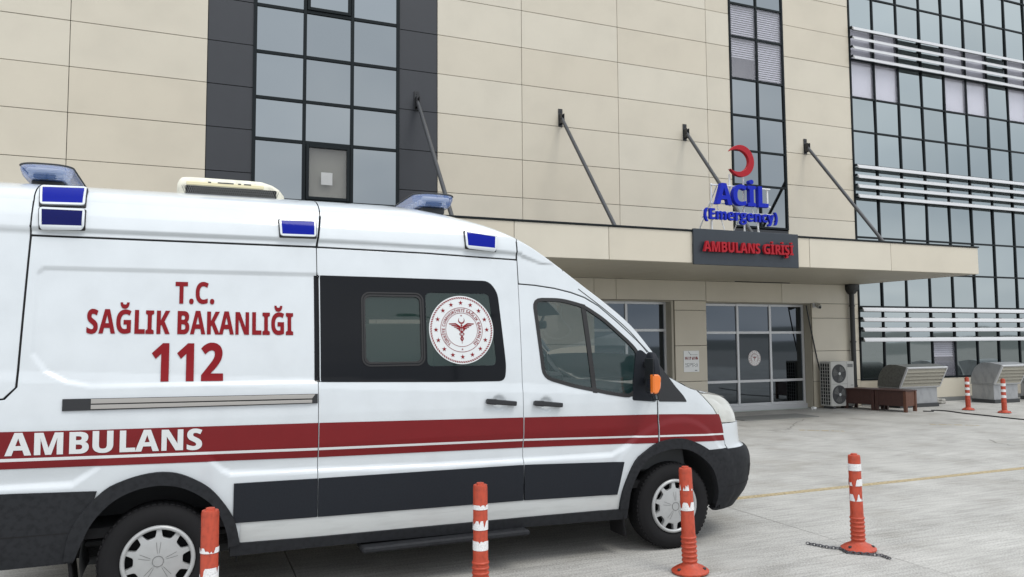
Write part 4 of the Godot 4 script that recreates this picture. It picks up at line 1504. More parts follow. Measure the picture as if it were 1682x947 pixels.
func edge_part(x0: float, x1: float) -> PackedVector2Array:   # the roof edge between two x, sampled
	var p := PackedVector2Array()
	var X := []
	var Y := []
	for i in range(0, EDGE.size(), 2):
		X.append(EDGE[i])
		Y.append(EDGE[i + 1])
	var n := int(absf(x1 - x0) / 0.05) + 2
	for i in n:
		var x := lerpf(x0, x1, float(i) / (n - 1))
		p.append(Vector2(x, cub(X, Y, x)))
	return p


func arch(cx: float, pts: Array) -> PackedVector2Array:
	var p := PackedVector2Array()
	for i in range(0, pts.size(), 2):
		p.append(Vector2(cx + pts[i], pts[i + 1]))
	# smooth it
	var c := Curve2D.new()
	c.bake_interval = 0.01
	for i in p.size():
		var t := (p[mini(i + 1, p.size() - 1)] - p[maxi(i - 1, 0)]) / 6.0
		c.add_point(p[i], -t, t)
	var q := PackedVector2Array()
	for k in 41:
		q.append(c.sample_baked(c.get_baked_length() * k / 40.0))
	return q


func roof_rows(x0: float, x1: float, q0 := 1.0, q1 := -1.0, n := 24, up := 0.0) -> Array:   # strips of roof or windscreen across the van, from near-side share q0 to q1
	var rows := []
	var e := edge_part(x0, x1)
	for p in e:
		var c := lift(p.x, p.y)
		var flat := smoothstep(-1.2, -2.3, p.x)           # 1 on the roof, 0 down the windscreen
		var rise := lerpf(0.07, 0.185, flat)
		var fwd := (1.0 - flat) * lerpf(0.05, 0.20, smoothstep(-1.4, -0.2, p.x))
		var row := []
		var tuck := lift(p.x, p.y - 0.014) - lift_n(p.x, p.y - 0.014) * 0.0015
		if q0 == 1.0 or q0 == -1.0:
			row.append(Vector3(tuck.x, tuck.y + up, tuck.z * q0))
		for k in n + 1:
			var q := lerpf(q0, q1, float(k) / n)
			var s := signf(q) * sin(absf(q) * PI / 2)       # denser towards the edges
			var a := absf(s)
			var lifted := pow(maxf(0.0, 1.0 - pow(a, 2.6)), 0.62)
			row.append(Vector3(c.x + fwd * (1.0 - a * a), c.y + rise * lifted + up, c.z * s))
		if q1 == 1.0 or q1 == -1.0:
			row.append(Vector3(tuck.x, tuck.y + up, tuck.z * q1))
		rows.append(row)
	return rows


func build_wheel(parent: Node, x: float, z: float, side: float) -> void:
	var w := Node3D.new()
	w.name = "wheel"
	w.position = Vector3(x, 0.345, z)
	w.basis = Basis(Vector3.RIGHT, side * PI / 2) * Basis(Vector3.UP, 0.35 + x)
	parent.add_child(w, true)
	var t := MB.new()   # y points out of the van
	t.lathe([Vector2(0.205, -0.10), Vector2(0.30, -0.115), Vector2(0.335, -0.095), Vector2(0.345, -0.06), Vector2(0.345, 0.055), Vector2(0.337, 0.082), Vector2(0.325, 0.097), Vector2(0.30, 0.106), Vector2(0.296, 0.108), Vector2(0.26, 0.110), Vector2(0.232, 0.103), Vector2(0.222, 0.094), Vector2(0.205, 0.09)], 64, 0.5)
	for k in 60:   # tread blocks on the shoulder
		var a := TAU * k / 60
		t.X = Transform3D(Basis(Vector3.UP, a), Vector3.ZERO)
		t.span(Vector3(0.335, 0.045, -0.012), Vector3(0.3455, 0.084, 0.012), 0.003)
		t.span(Vector3(0.338, -0.04, -0.013), Vector3(0.3462, 0.035, 0.011), 0.003)
	t.X = Transform3D.IDENTITY
	obj("tyre", t, M.tyre, w)
	var back := MB.new()
	back.lathe([Vector2(0.20, 0.03), Vector2(0.0, 0.03)], 40)
	back.lathe([Vector2(0.208, 0.095), Vector2(0.20, 0.03)], 40)
	obj("rim", back, M.void, w)
	var cap := MB.new()
	cap.lathe([Vector2(0.216, 0.088), Vector2(0.214, 0.103), Vector2(0.203, 0.110), Vector2(0.192, 0.108), Vector2(0.188, 0.095)], 64, 0.3)
	# the cover: a star of ten arms that dishes a little
	var prof := func(r: float) -> float: return 0.112 - 0.016 * smoothstep(0.06, 0.21, r) + 0.004 * smoothstep(0.05, 0.03, r)
	var ring := []
	for k in 10:
		var a0 := TAU * k / 10
		# one pocket between two arms: inner curve
		for q in [[0.075, 0.197], [0.095, 0.170], [0.13, 0.150], [0.18, 0.142], [TAU / 20, 0.140], [TAU / 10 - 0.18, 0.142], [TAU / 10 - 0.13, 0.150], [TAU / 10 - 0.095, 0.170], [TAU / 10 - 0.075, 0.197]]:
			ring.append(Vector2.from_angle(a0 + q[0]) * q[1])
	var star := PackedVector2Array(ring)
	# rings of points from the hub to the outline keep the dish smooth
	var lay := []
	for f in [0.0, 0.25, 0.5, 0.75, 0.93, 1.0]:
		var row := []
		for p in star:
			var r: float = p.length() * f
			var y: float = prof.call(r) - (0.006 if f == 1.0 else 0.0)
			var d: Vector2 = Vector2(p.x, p.y) * f
			row.append(cap.vert(Vector3(d.x, y, d.y), Vector3(d.x, 0.35, d.y).normalized() * (1.0 if f > 0.95 else 0.0) + Vector3.UP + Vector3(d.x, 0, d.y) * 0.8))
		lay.append(row)
	for i in lay.size() - 1:
		for k in star.size():
			cap.quad(lay[i][k], lay[i][(k + 1) % star.size()], lay[i + 1][(k + 1) % star.size()], lay[i + 1][k])
	for k in star.size():   # edges of the cut-outs
		var a := star[k]
		var b := star[(k + 1) % star.size()]
		if a.length() > 0.19 and b.length() > 0.19:
			continue
		var ya: float = prof.call(a.length()) - 0.006
		var yb: float = prof.call(b.length()) - 0.006
		cap.face([Vector3(a.x, ya, a.y), Vector3(b.x, yb, b.y), Vector3(b.x, yb - 0.03, b.y), Vector3(a.x, ya - 0.03, a.y)], Vector3(b.y - a.y, 0, a.x - b.x) * -1.0)
	var hc := obj("hubcap", cap, M.hubcap, w)
	var gro := MB.new()
	for k in 5:   # creases from the hub
		for sg in [-1.0, 1.0]:
			var a: float = TAU * k / 5 + sg * 0.11
			var d := Vector3(cos(a), 0, sin(a))
			var s := Vector3(-d.z, 0, d.x) * 0.0016
			var pts := []
			for f in [0.045, 0.08, 0.115]:
				pts.append(d * f + Vector3.UP * (prof.call(f) + 0.0012))
			for i in 2:
				gro.face([pts[i] - s, pts[i + 1] - s, pts[i + 1] + s, pts[i] + s], Vector3.UP)
	var cr := []
	for k in 32:
		cr.append(Vector3(cos(TAU * k / 32) * 0.032, 0.1165, sin(TAU * k / 32) * 0.032))
	gro.tube(cr, 0.002, 5, true)
	obj("crease", gro, M.trim_grey, hc)


func build_ambulance() -> void:
	var a := thing("ambulance", "white Turkish ambulance van with red stripes and red lettering, parked before the entrance", "ambulance", VAN)
	var rear_arch := arch(-3.82, [-0.457, 0.405, -0.417, 0.514, -0.362, 0.626, -0.259, 0.735, -0.129, 0.797, 0.015, 0.813, 0.148, 0.781, 0.279, 0.695, 0.357, 0.592, 0.40, 0.47, 0.408, 0.39])
	var rear_arch_out := arch(-3.82, [-0.515, 0.405, -0.487, 0.562, -0.421, 0.684, -0.308, 0.804, -0.214, 0.852, -0.10, 0.884, 0.015, 0.893, 0.131, 0.868, 0.276, 0.784, 0.371, 0.677, 0.441, 0.557, 0.479, 0.40])
	var front_arch := arch(0.0, [-0.445, 0.37, -0.425, 0.528, -0.315, 0.713, -0.181, 0.787, 0.01, 0.812, 0.209, 0.762, 0.384, 0.633, 0.471, 0.472, 0.520, 0.30])
	var front_arch_out := arch(0.0, [-0.521, 0.37, -0.494, 0.524, -0.393, 0.728, -0.288, 0.81, -0.167, 0.871, -0.01, 0.892, 0.145, 0.871, 0.351, 0.797, 0.476, 0.683, 0.565, 0.558, 0.60, 0.45, 0.60, 0.33])
	# outlines in (u, y)
	var side_rear := V2([-2.853, 0.385, -2.856, 1.42, -2.86, 2.354, -4.575, 2.357, -4.600, 1.44, -4.66, 1.37, -5.06, 1.33, -5.06, 0.42, -4.285, 0.42])
	side_rear.append_array(rear_arch)
	side_rear.append_array(V2([-3.40, 0.385]))
	var window := soften(V2([-1.216, 2.012, -0.982, 2.013, -0.787, 1.968, -0.611, 1.86, -0.388, 1.669, -0.318, 1.595, -0.322, 1.35, -0.40, 1.243, -0.586, 1.272, -0.913, 1.340, -1.165, 1.415]), 0.07)
	var door_top := [Vector2(-1.338, 2.128), Vector2(-1.199, 2.12), Vector2(-1.034, 2.10), Vector2(-0.891, 2.07), Vector2(-0.771, 2.031), Vector2(-0.653, 1.966), Vector2(-0.48, 1.828), Vector2(-0.309, 1.678), Vector2(-0.200, 1.572)]
	var door := PackedVector2Array(door_top)
	door.append_array(V2([-0.163, 1.19, -0.168, 0.80]))
	var fa := front_arch.duplicate()
	for k in range(fa.size() - 1, -1, -1):
		if fa[k].x < -0.18:
			door.append(fa[k])
	door.append_array(V2([-0.45, 0.385, -1.338, 0.385, -1.349, 1.15]))
	var slide := V2([-2.853, 0.385, -1.338, 0.385, -1.349, 1.15, -1.338, 2.128, -1.335, 2.316, -1.7, 2.328, -2.06, 2.341, -2.858, 2.354])
	var black := soften(V2([-2.846, 2.157, -2.4, 2.155, -1.58, 2.147, -1.515, 2.06, -1.474, 1.50, -1.488, 1.395, -1.9, 1.399, -2.4, 1.412, -2.846, 1.424]), 0.05)
	black = Geometry2D.merge_polygons(black, V2([-2.853, 2.157, -2.70, 2.1565, -2.70, 1.4205, -2.853, 1.4245]))[0]
	var pane1 := round_rect(-2.328, 1.783, 0.405, 0.47, 0.04)
	var pane2 := soften(V2([-2.085, 2.05, -1.585, 2.05, -1.55, 1.512, -2.085, 1.515]), 0.04)
	# ---- body panels on both sides
	var cab := edge_part(-1.33, -0.17)
	for k in range(door_top.size() - 1, -1, -1):
		cab.append(door_top[k] + Vector2(0.004, 0.006))
	var wing := V2([-0.192, 1.565, -0.155, 1.19, -0.160, 0.812, -0.10, 0.80])
	wing.remove_at(3)
	for p in front_arch:
		if p.x > -0.15 and p.y > 0.70:
			wing.append(p)
	wing.append_array(V2([0.40, 0.775, 0.66, 0.775, 0.657, 0.856, 0.634, 0.898, 0.612, 0.99, 0.546, 1.122, 0.42, 1.235, 0.36, 1.272]))
	for q in [[0.25, 1.288], [0.10, 1.32], [-0.05, 1.395], [-0.165, 1.535]]:
		wing.append(Vector2(q[0], q[1]))
	var roof_mid := V2([-2.852, 2.362, -2.06, 2.349, -1.7, 2.336, -1.341, 2.324])
	roof_mid.append_array(edge_part(-1.337, -2.82))
	var lamp := V2([0.43, 1.245, 0.60, 1.235, 0.78, 1.218, 0.90, 1.19, 0.98, 1.15, 0.98, 1.07, 0.93, 0.985, 0.622, 0.992, 0.556, 1.126])
	for s in [1.0, -1.0]:
		var near: bool = s > 0
		var c := 0.014 if near else 0.07
		var far := "" if near else ""
		sheet("rear_side_panel", side_rear, M.white, a, 0.0, 0.025, c, [], 0.0045, s)
		sheet("rear_corner_panel", V2([-4.583, 2.595, -4.583, 2.357, -4.609, 1.44, -4.668, 1.376, -5.06, 1.336, -5.06, 2.595]), M.white, a, 0.0, 0.025, 0.03, [], 0.0045, s)
		sheet("roof_side_panel", V2([-2.862, 2.364, -2.83, 2.60, -3.4, 2.603, -4.578, 2.60, -4.578, 2.366]), M.white, a, 0.0, 0.025, c, [], 0.0045, s)
		sheet("roof_side_panel", roof_mid, M.white, a, 0.0, 0.025, c, [], 0.0045, s)
		var sd := sheet("sliding_door", slide, M.white, a, 0.0, 0.025, c, [Geometry2D.offset_polygon(black, -0.012)[0]], 0.0045, s)
		var fd := sheet("front_door", door, M.white, a, 0.0, 0.03, c, [window], 0.0045, s)
		sheet("pillar_panel", cab, M.white, a, 0.0, 0.025, c, [], 0.0045, s)
		var seam := PackedVector2Array()
		for p in edge_part(-0.80, -0.21):
			seam.append(p - Vector2(0.018, 0.032))
		var seam2 := seam.duplicate()
		seam2.reverse()
		for p in seam2:
			seam.append(p - Vector2(0.004, 0.0055))
		sheet("pillar_seam", seam, M.void, a, 0.001, 0.0, 0.03, [], 0.0, s)
		sheet("front_wing", wing, M.white, a, 0.0, 0.025, c, [], 0.0045, s)
		sheet("window_border", V2([-2.878, 2.155, -2.878, 1.428, -2.8595, 1.426, -2.8595, 2.155]), M.gloss_black, a, 0.003, 0.006, 0.03, [], 0.0, s)
		# rubber in the door gaps
		for q in [[-2.866, 2.352, -2.845, 0.39], [-1.328, 2.48, -1.331, 2.13], [-1.333, 2.125, -1.344, 1.15], [-1.344, 1.15, -1.333, 0.39], [-0.168, 1.19, -0.165, 0.86], [-4.58, 2.59, -4.605, 1.44], [-2.85, 2.358, -1.34, 2.320], [-4.57, 2.3615, -2.86, 2.359]]:
			var d := Vector2(q[2] - q[0], q[3] - q[1]).normalized().orthogonal() * 0.011
			if q[0] < -2.8 and q[0] > -2.9 and q[2] < -2.8:
				q = [-2.8555, 2.352, -2.853, 0.39]
			var A := Vector2(q[0], q[1])
			var B := Vector2(q[2], q[3])
			sheet("door_seal", PackedVector2Array([A - d, B - d, B + d, A + d]), M.void, a, -0.006, 0.0, 0.02 if near else 0.06, [], 0.0, s)
		# glass
		sheet("window_border", black, M.gloss_black, sd, 0.003, 0.006, c * 1.5, [pane1, pane2], 0.0, s)
		sheet("pane", pane1, M.privacy, sd, -0.004, 0.0, 0.06, [], 0.0, s)
		sheet("pane", pane2, M.privacy, sd, -0.001, 0.0, 0.06, [], 0.0, s)
		var slider := MB.new()
		for q in [[0.455, 0.525, 0.06, 0.435, 0.505, 0.05, 0.008], [0.425, 0.49, 0.045, 0.40, 0.465, 0.04, 0.006]]:
			skin(slider, round_rect(-2.328, 1.783, q[0], q[1], q[2], 6), [round_rect(-2.328, 1.783, q[3], q[4], q[5], 6)], q[6], 0.008, 0.05, s, 0.0)
		obj("sliding_frame", slider, M.rubber, sd)
		var seal := MB.new()
		skin(seal, Geometry2D.offset_polygon(window, 0.012)[0], [Geometry2D.offset_polygon(window, -0.014)[0]], 0.005, 0.02, 0.04, s, 0.0)
		skin(seal, V2([-0.806, 1.985, -0.768, 1.975, -0.715, 1.28, -0.752, 1.285]), [], 0.002, 0.012, 0.05, s, 0.0)
		obj("window_seal", seal, M.rubber, fd)
		sheet("pane", Geometry2D.offset_polygon(window, -0.002)[0], M.cab_glass, fd, -0.006, 0.0, 0.08, [], 0.0, s)
		# black sail in the window corner and quarter triangle on the wing
		sheet("mirror_sail", soften(V2([-0.335, 1.60, -0.29, 1.615, -0.205, 1.55, -0.172, 1.195, -0.40, 1.215]), 0.02), M.dark, fd, 0.006, 0.02, 0.05, [], 0.0, s)
		sheet("quarter_trim", soften(V2([-0.178, 1.56, -0.148, 1.195, 0.14, 1.183, 0.02, 1.31]), 0.015), M.black, a, 0.004, 0.012, 0.05, [], 0.0, s)
		# plastic cladding
		for q in [[-3.385, -2.856, 0.0], [-2.850, -1.348, 0.0], [-1.340, -0.485, 0.06]]:
			sheet("side_cladding", band(q[0], q[1] - q[2], RUBRAIL_LOW, RUBRAIL_TOP, 0.0, q[2]), M.dark, a, 0.012, 0.02, 0.05, [], 0.002, s)
		sheet("rear_cladding", band(-5.06, -4.285, [-5.2, 0.385, -4.0, 0.385], RUBRAIL_TOP, 0.0, 0.12), M.dark_dirty, a, 0.012, 0.02, 0.05, [], 0.002, s)
		sheet("cladding_seam", V2([-5.06, 0.580, -4.315, 0.572, -4.315, 0.566, -5.06, 0.574]), M.void, a, 0.0135, 0.0, 0.04, [], 0.0, s)
		for q in [[rear_arch, rear_arch_out], [front_arch, front_arch_out]]:
			var ringp: PackedVector2Array = q[1].duplicate()
			var inn: PackedVector2Array = q[0].duplicate()
			inn.reverse()
			ringp.append_array(inn)
			sheet("wheel_arch_trim", ringp, M.dark_dirty, a, 0.028, 0.05, 0.04, [], 0.0, s, 0.008)
		sheet("sill_panel", band(-3.34, -0.52, [-3.4, 0.385, 0, 0.36], RUBRAIL_LOW), M.sill_white, a, 0.004, 0.006, 0.03, [], 0.0, s)
		var sill := MB.new()
		skin(sill, V2([-3.40, 0.405, -2.83, 0.392, -1.33, 0.378, -0.44, 0.365, -0.44, 0.285, -1.33, 0.305, -2.83, 0.325, -3.40, 0.325]), [], 0.018, 0.20, 0.06, s, 0.0, 0.008)
		obj("sill_guard", sill, M.dark_dirty, a)
		# stripes
		for q in [[-5.06, -2.857, 0.0], [-2.849, -1.350, 0.0], [-1.342, -0.169, 0.0], [-0.153, 0.648, -0.036]]:
			sheet("red_stripe", band(q[0], q[1], LINE_TOP, RED_TOP, 0.0, q[2]), M.red, a, 0.003, 0.0, c, [], 0.0, s)
			var low := band(q[0], q[1], RED_LOW, LINE_LOW, 0.0, 0.0)
			if q[2] < 0.0:
				low = Geometry2D.clip_polygons(band(q[0], 0.655, RED_LOW, LINE_LOW, 0.0, -0.015), front_arch_out)[0]
			sheet("red_stripe", low, M.red, a, 0.003, 0.0, c, [], 0.0, s)
			sheet("white_line", band(q[0], q[1], LINE_LOW, LINE_TOP, 0.0, 0.0), M.stripe_white, a, 0.003, 0.0, c, [], 0.0, s)
		# headlight: reflector, inner lamps, lens
		var hl := sheet("headlight", lamp, M.lamp_lens, a, 0.002, 0.03, 0.03, [], 0.003, s)
		sheet("reflector", Geometry2D.offset_polygon(lamp, -0.01)[0], M.chrome, hl, -0.06, 0.0, 0.05, [], 0.0, s)
		for q in [[0.68, 1.09, 0.055], [0.80, 1.06, 0.045]]:
			var bowl := MB.new()
			var c0 := lift(q[0], q[1])
			bowl.X = Transform3D(Basis(Vector3.UP, -0.3 * s) * Basis(Vector3.BACK, -PI / 2), Vector3(c0.x - 0.06, c0.y, (c0.z - 0.05) * s))
			bowl.lathe([Vector2(0.0, -0.02), Vector2(q[2] * 0.6, 0.0), Vector2(q[2], 0.04)], 20)
			obj("lamp_bowl", bowl, M.sill_white, hl)
		sheet("bumper_corner", V2([0.668, 0.768, 1.5, 0.768, 1.5, 0.98, 0.628, 0.983, 0.642, 0.90, 0.665, 0.858]), M.white, a, 0.0, 0.025, 0.04, [], 0.003, s)
		var bump := MB.new()
		var bp := V2([0.36, 0.778, 0.60, 0.772, 1.5, 0.765, 1.5, 0.27, 0.60, 0.262, 0.515, 0.27])
		var outer := PackedVector2Array()
		for p in front_arch_out:
			if p.x > 0.36 and p.y < 0.79:
				outer.append(p)
		outer.reverse()
		bp.append_array(outer)
		skin(bump, bp, [], 0.01, 0.05, 0.04, s, 0.002)
		var bo := obj("front_bumper", bump, M.dark_dirty, a)
		sheet("bumper_crease", V2([0.57, 0.462, 0.9, 0.470, 1.5, 0.475, 1.5, 0.468, 0.9, 0.462, 0.57, 0.454]), M.void, bo, 0.0125, 0.0, 0.05, [], 0.0, s)
		sheet("fog_lamp_recess", soften(V2([0.97, 0.62, 1.12, 0.60, 1.12, 0.50, 0.99, 0.51]), 0.02), M.void, bo, 0.013, 0.0, 0.05, [], 0.0, s)
		# inner shell: what shows dark through the gaps
		var inner := MB.new()
		var shell := V2([-4.95, 0.62, -4.35, 0.62, -4.15, 0.85, -3.5, 0.85, -3.3, 0.45, -0.55, 0.45, -0.42, 0.86, 0.35, 0.86, 0.35, 1.2, -0.1, 1.38, -0.2, 1.5, -0.45, 1.82, -0.8, 2.07, -1.35, 2.43, -2.2, 2.57, -4.95, 2.57])
		skin(inner, shell, [V2([-2.72, 2.09, -1.53, 2.09, -1.49, 1.46, -2.72, 1.46]), Geometry2D.offset_polygon(window, 0.004)[0]], -0.016, 0.0, 0.04 if near else 0.1, s, 0.0)
		obj("inner_shell", inner, M.void, a)
	# ---- things on the near side only, or that differ
	var near_door: Node3D = a.get_node("sliding_door")
	var near_front: Node3D = a.get_node("front_door")
	for q in [["T.C.", -3.757, 1.948, 1.948, 0.236, 0.143, 0.42], ["SAĞLIK BAKANLIĞI", -4.255, 1.757, 1.742, 1.236, 0.150, 0.42], ["112", -3.885, 1.452, 1.446, 0.424, 0.243, 0.42]]:
		obj("red_lettering", on_skin_text(q[0], q[1], q[2], q[3], q[4], q[5], 0.004, q[6]), M.print_red, a)
	obj("white_lettering", on_skin_text("AMBULANS", -4.648, 1.044, 1.019, 1.068, 0.130, 0.006, 0.42), M.stripe_white, a)
	var emb := Node3D.new()
	emb.name = "window_emblem"
	near_door.add_child(emb, true)
	var on_pane := func(q: Vector2, off: float) -> Array:
		var p := Vector2(-1.816 + q.x * 0.25, 1.777 + q.y * 0.252)
		var n := lift_n(p.x, p.y)
		return [lift(p.x, p.y) + n * off, n]
	emblem(emb, on_pane, 0.0045, M.stripe_white)
	# sliding-door rail
	var rail := MB.new()
	skin(rail, V2([-4.362, 1.362, -4.362, 1.292, -2.862, 1.283, -2.862, 1.345]), [], 0.012, 0.03, 0.05, 1.0, 0.0)
	var ro := obj("door_rail", rail, M.black, a)
	sheet("rail_strip", V2([-4.21, 1.357, -4.21, 1.331, -2.90, 1.317, -2.88, 1.341]), M.rail, ro, 0.020, 0.008, 0.05, [], 0.0)
	sheet("rail_strip", V2([-4.21, 1.322, -4.21, 1.298, -2.90, 1.288, -2.90, 1.306]), M.rail, ro, 0.020, 0.008, 0.05, [], 0.0)
	# handles
	for q in [[near_door, -1.655, 1.252, -1.415, 1.226], [near_front, -1.272, 1.225, -1.035, 1.200]]:
		var c0 := lift((q[1] + q[3]) / 2 - 0.09, (q[2] + q[4]) / 2)
		var len: float = q[3] - q[1]
		var m := MB.new()
		m.X = Transform3D(Basis(Vector3.BACK, atan2(q[4] - q[2], len)) * Basis(Vector3.RIGHT, -0.06), Vector3((q[1] + q[3]) / 2, (q[2] + q[4]) / 2, c0.z))
		m.prism(soften(V2([-len / 2, -0.019, -len / 2, 0.019, -len / 2 + 0.07, 0.022, -len / 2 + 0.08, 0.019, len / 2, 0.017, len / 2, -0.017, -len / 2 + 0.08, -0.019, -len / 2 + 0.07, -0.022]), 0.010), 0.022, 0.042, 0.006)
		m.span(Vector3(-len / 2 + 0.005, -0.015, -0.01), Vector3(-len / 2 + 0.06, 0.015, 0.024), 0.004)
		m.span(Vector3(len / 2 - 0.05, -0.013, -0.01), Vector3(len / 2 - 0.005, 0.013, 0.024), 0.004)
		obj("door_handle", m, M.black, q[0])
	# blue marker lights: gasket, bezel, lens
	for q in [[-4.557, 2.680, -4.300, 2.690, -4.297, 2.560, -4.541, 2.552, 1], [-4.541, 2.530, -4.293, 2.532, -4.291, 2.412, -4.531, 2.408, 2], [-3.111, 2.536, -2.862, 2.541, -2.866, 2.422, -3.105, 2.420, 1], [-1.757, 2.522, -1.502, 2.498, -1.518, 2.384, -1.757, 2.397, 1]]:
		var o := V2([q[0], q[1], q[2], q[3], q[4], q[5], q[6], q[7]])
		var g := sheet("marker_light", soften(Geometry2D.offset_polygon(o, 0.006)[0], 0.02), M.rubber, a, 0.008, 0.03, 0.06, [], 0.0)
		var i1 := Geometry2D.offset_polygon(o, -0.012)[0]
		sheet("bezel", soften(o, 0.02), M.white, g, 0.026, 0.016, 0.06, [i1], 0.0, 1.0, 0.006)
		sheet("blue_lens", soften(Geometry2D.offset_polygon(o, -0.011)[0], 0.008), M.blue if q[8] == 1 else M.blue_deep, g, 0.024, 0.01, 0.05, [], 0.0, 1.0, 0.004)
	# roof, bonnet, windscreen, tail
	var cuts := [[-4.97, -4.584], [-4.576, -2.832], [-2.824, -1.334], [-1.327, -0.95]]
	for q in cuts:
		var m := MB.new()
		m.grid(roof_rows(q[0], q[1], 1.0, -1.0, 30), -1.0)
		obj("roof_panel", m, M.white, a)
	var under := MB.new()
	under.grid(roof_rows(-4.95, -0.97, 0.98, -0.98, 20, -0.03), -1.0)
	obj("headliner", under, M.void, a)
	for s in [1.0, -1.0]:
		var m := MB.new()
		m.grid(roof_rows(-0.944, -0.165, s, s * 0.86, 8), -s)
		obj("pillar_skin", m, M.white, a)
	var ws := MB.new()
	ws.grid(roof_rows(-0.944, -0.165, 0.855, -0.855, 20), -1.0)
	obj("windscreen", ws, M.cab_glass, a)
	var bx_ := []
	var by_ := []
	for i in range(0, BONNET.size(), 2):
		bx_.append(BONNET[i])
		by_.append(BONNET[i + 1])
	var rows := []
	for i in 33:
		var u := lerpf(-0.165, 1.5, i / 32.0)
		var c := lift(u, cub(bx_, by_, u))
		var row := []
		for k in 21:
			var s := sin(lerpf(1.0, -1.0, k / 20.0) * PI / 2)
			row.append(Vector3(c.x + 0.10 * (1.0 - s * s) * (1.0 - i / 32.0), c.y + 0.004 + 0.03 * pow(1.0 - s * s, 0.6) * (1.0 - i / 32.0), c.z * s))
		rows.append(row)
	var bn := MB.new()
	bn.grid(rows, -1.0)
	obj("bonnet", bn, M.white, a)
	var lip := V2([0.37, 1.275, 0.44, 1.255, 0.60, 1.243, 0.78, 1.226, 0.90, 1.197, 1.0, 1.155, 1.5, 1.06, 1.5, 1.168])
	for u in [1.15, 0.9, 0.7, 0.45]:
		lip.append(Vector2(u, cub(bx_, by_, u)))
	for s in [1.0, -1.0]:
		sheet("bonnet_edge", lip, M.white, a, 0.0, 0.02, 0.04, [], 0.002, s)
		sheet("grille", V2([1.0, 1.06, 1.5, 1.05, 1.5, 0.99, 1.0, 0.99]), M.void, a, -0.005, 0.0, 0.05, [], 0.0, s)
	var tail := MB.new()
	tail.span(Vector3(-4.968, 0.40, -0.86), Vector3(-4.95, 2.45, 0.86), 0.0)
	tail.span(Vector3(-4.968, 2.45, -0.68), Vector3(-4.95, 2.76, 0.68), 0.0)
	obj("tail_door", tail, M.white, a)
	# insides: floor, bulkhead, seats, dashboard, wheel
	var fl := MB.new()
	fl.span(Vector3(-4.9, 0.50, -0.93), Vector3(0.2, 0.56, 0.93), 0.0)
	fl.span(Vector3(-4.9, 0.30, -0.55), Vector3(0.6, 0.50, 0.55), 0.0)
	obj("floor_pan", fl, M.void, a)
	obj("bulkhead", bx(Vector3(-1.52, 0.56, -0.86), Vector3(-1.48, 2.42, 0.86), 0.0), M.trim_grey, a)
	var lin := MB.new()
	lin.span(Vector3(-4.6, 0.56, -0.80), Vector3(-1.53, 1.86, -0.70), 0.0)
	lin.span(Vector3(-4.6, 0.56, -0.70), Vector3(-1.53, 1.05, -0.35), 0.01)
	obj("cabinet", lin, M.lining, a)
	obj("cabinet", bx(Vector3(-4.6, 1.9, -0.80), Vector3(-1.53, 2.3, -0.45), 0.01), M.trim_dark, a)
	for z in [0.45, -0.45]:
		var st := MB.new()
		st.span(Vector3(-1.25, 0.62, z - 0.24), Vector3(-0.72, 0.86, z + 0.24), 0.06)
		st.X = Transform3D(Basis(Vector3.BACK, 0.16), Vector3(-1.20, 0.82, z))
		st.span(Vector3(-0.09, 0.0, -0.24), Vector3(0.06, 0.62, 0.24), 0.05)
		st.span(Vector3(-0.06, 0.64, -0.14), Vector3(0.04, 0.86, 0.14), 0.04)
		obj("seat", st, M.seat, a)
	var dash := MB.new()
	dash.X = Transform3D(Basis(), Vector3(0, 0, -0.9))
	dash.prism(V2([-0.50, 0.62, -0.50, 1.18, -0.44, 1.29, -0.30, 1.335, -0.10, 1.30, 0.10, 1.22, 0.20, 0.62]), 0.0, 1.8, 0.02)
	dash.X = Transform3D.IDENTITY
	dash.span(Vector3(-0.52, 1.25, -0.68), Vector3(-0.34, 1.39, -0.28), 0.03)
	obj("dashboard", dash, M.trim_dark, a)
	var sw := MB.new()
	var loop := []
	for k in 32:
		loop.append(Vector3(cos(TAU * k / 32) * 0.19, 0, sin(TAU * k / 32) * 0.19))
	sw.X = Transform3D(Basis(Vector3.BACK, 0.55), Vector3(-0.66, 1.22, -0.45))
	sw.tube(loop, 0.015, 8, true)
	for k in 3:
		var t := TAU * k / 3 + PI
		sw.tube([Vector3.ZERO, Vector3(cos(t), 0, sin(t)) * 0.185], 0.014, 6)
	sw.lathe([Vector2(0.06, -0.03), Vector2(0.06, 0.02), Vector2(0.0, 0.03)], 16)
	obj("steering_wheel", sw, M.seat, a)
	var rv := MB.new()
	rv.span(Vector3(-0.74, 1.80, -0.12), Vector3(-0.71, 1.87, 0.12), 0.012)
	rv.tube([Vector3(-0.72, 1.85, 0), Vector3(-0.66, 1.98, 0)], 0.012, 6)
	obj("interior_mirror", rv, M.trim_dark, a)
	for z in [0.40, -0.40]:
		var vi := MB.new()
		vi.X = Transform3D(Basis(Vector3.BACK, -0.75), Vector3(-0.98, 2.06, z))
		vi.span(Vector3(0.0, -0.008, -0.2), Vector3(0.22, 0.008, 0.2), 0.006)
		obj("sun_visor", vi, M.trim_grey, a)
	# mirror with amber repeater
	for s in [1.0, -1.0]:
		var mm := Node3D.new()
		mm.name = "wing_mirror"
		a.add_child(mm, true)
		var ho := MB.new()
		var stack := []
		for q in [[1.262, 0.02, 0.02, 1.17], [1.275, 0.038, 0.055, 1.175], [1.33, 0.044, 0.070, 1.180], [1.45, 0.042, 0.068, 1.180], [1.53, 0.036, 0.058, 1.170], [1.585, 0.026, 0.042, 1.155], [1.597, 0.012, 0.022, 1.15]]:
			var row := []
			for p in round_rect(0, 0, 2.0, 2.0, 0.7, 5):
				row.append(Vector3(-0.295 + p.x * q[1], q[0], (q[3] + p.y * q[2]) * s))
			row.append(row[0])
			stack.append(row)
		ho.grid(stack, s)
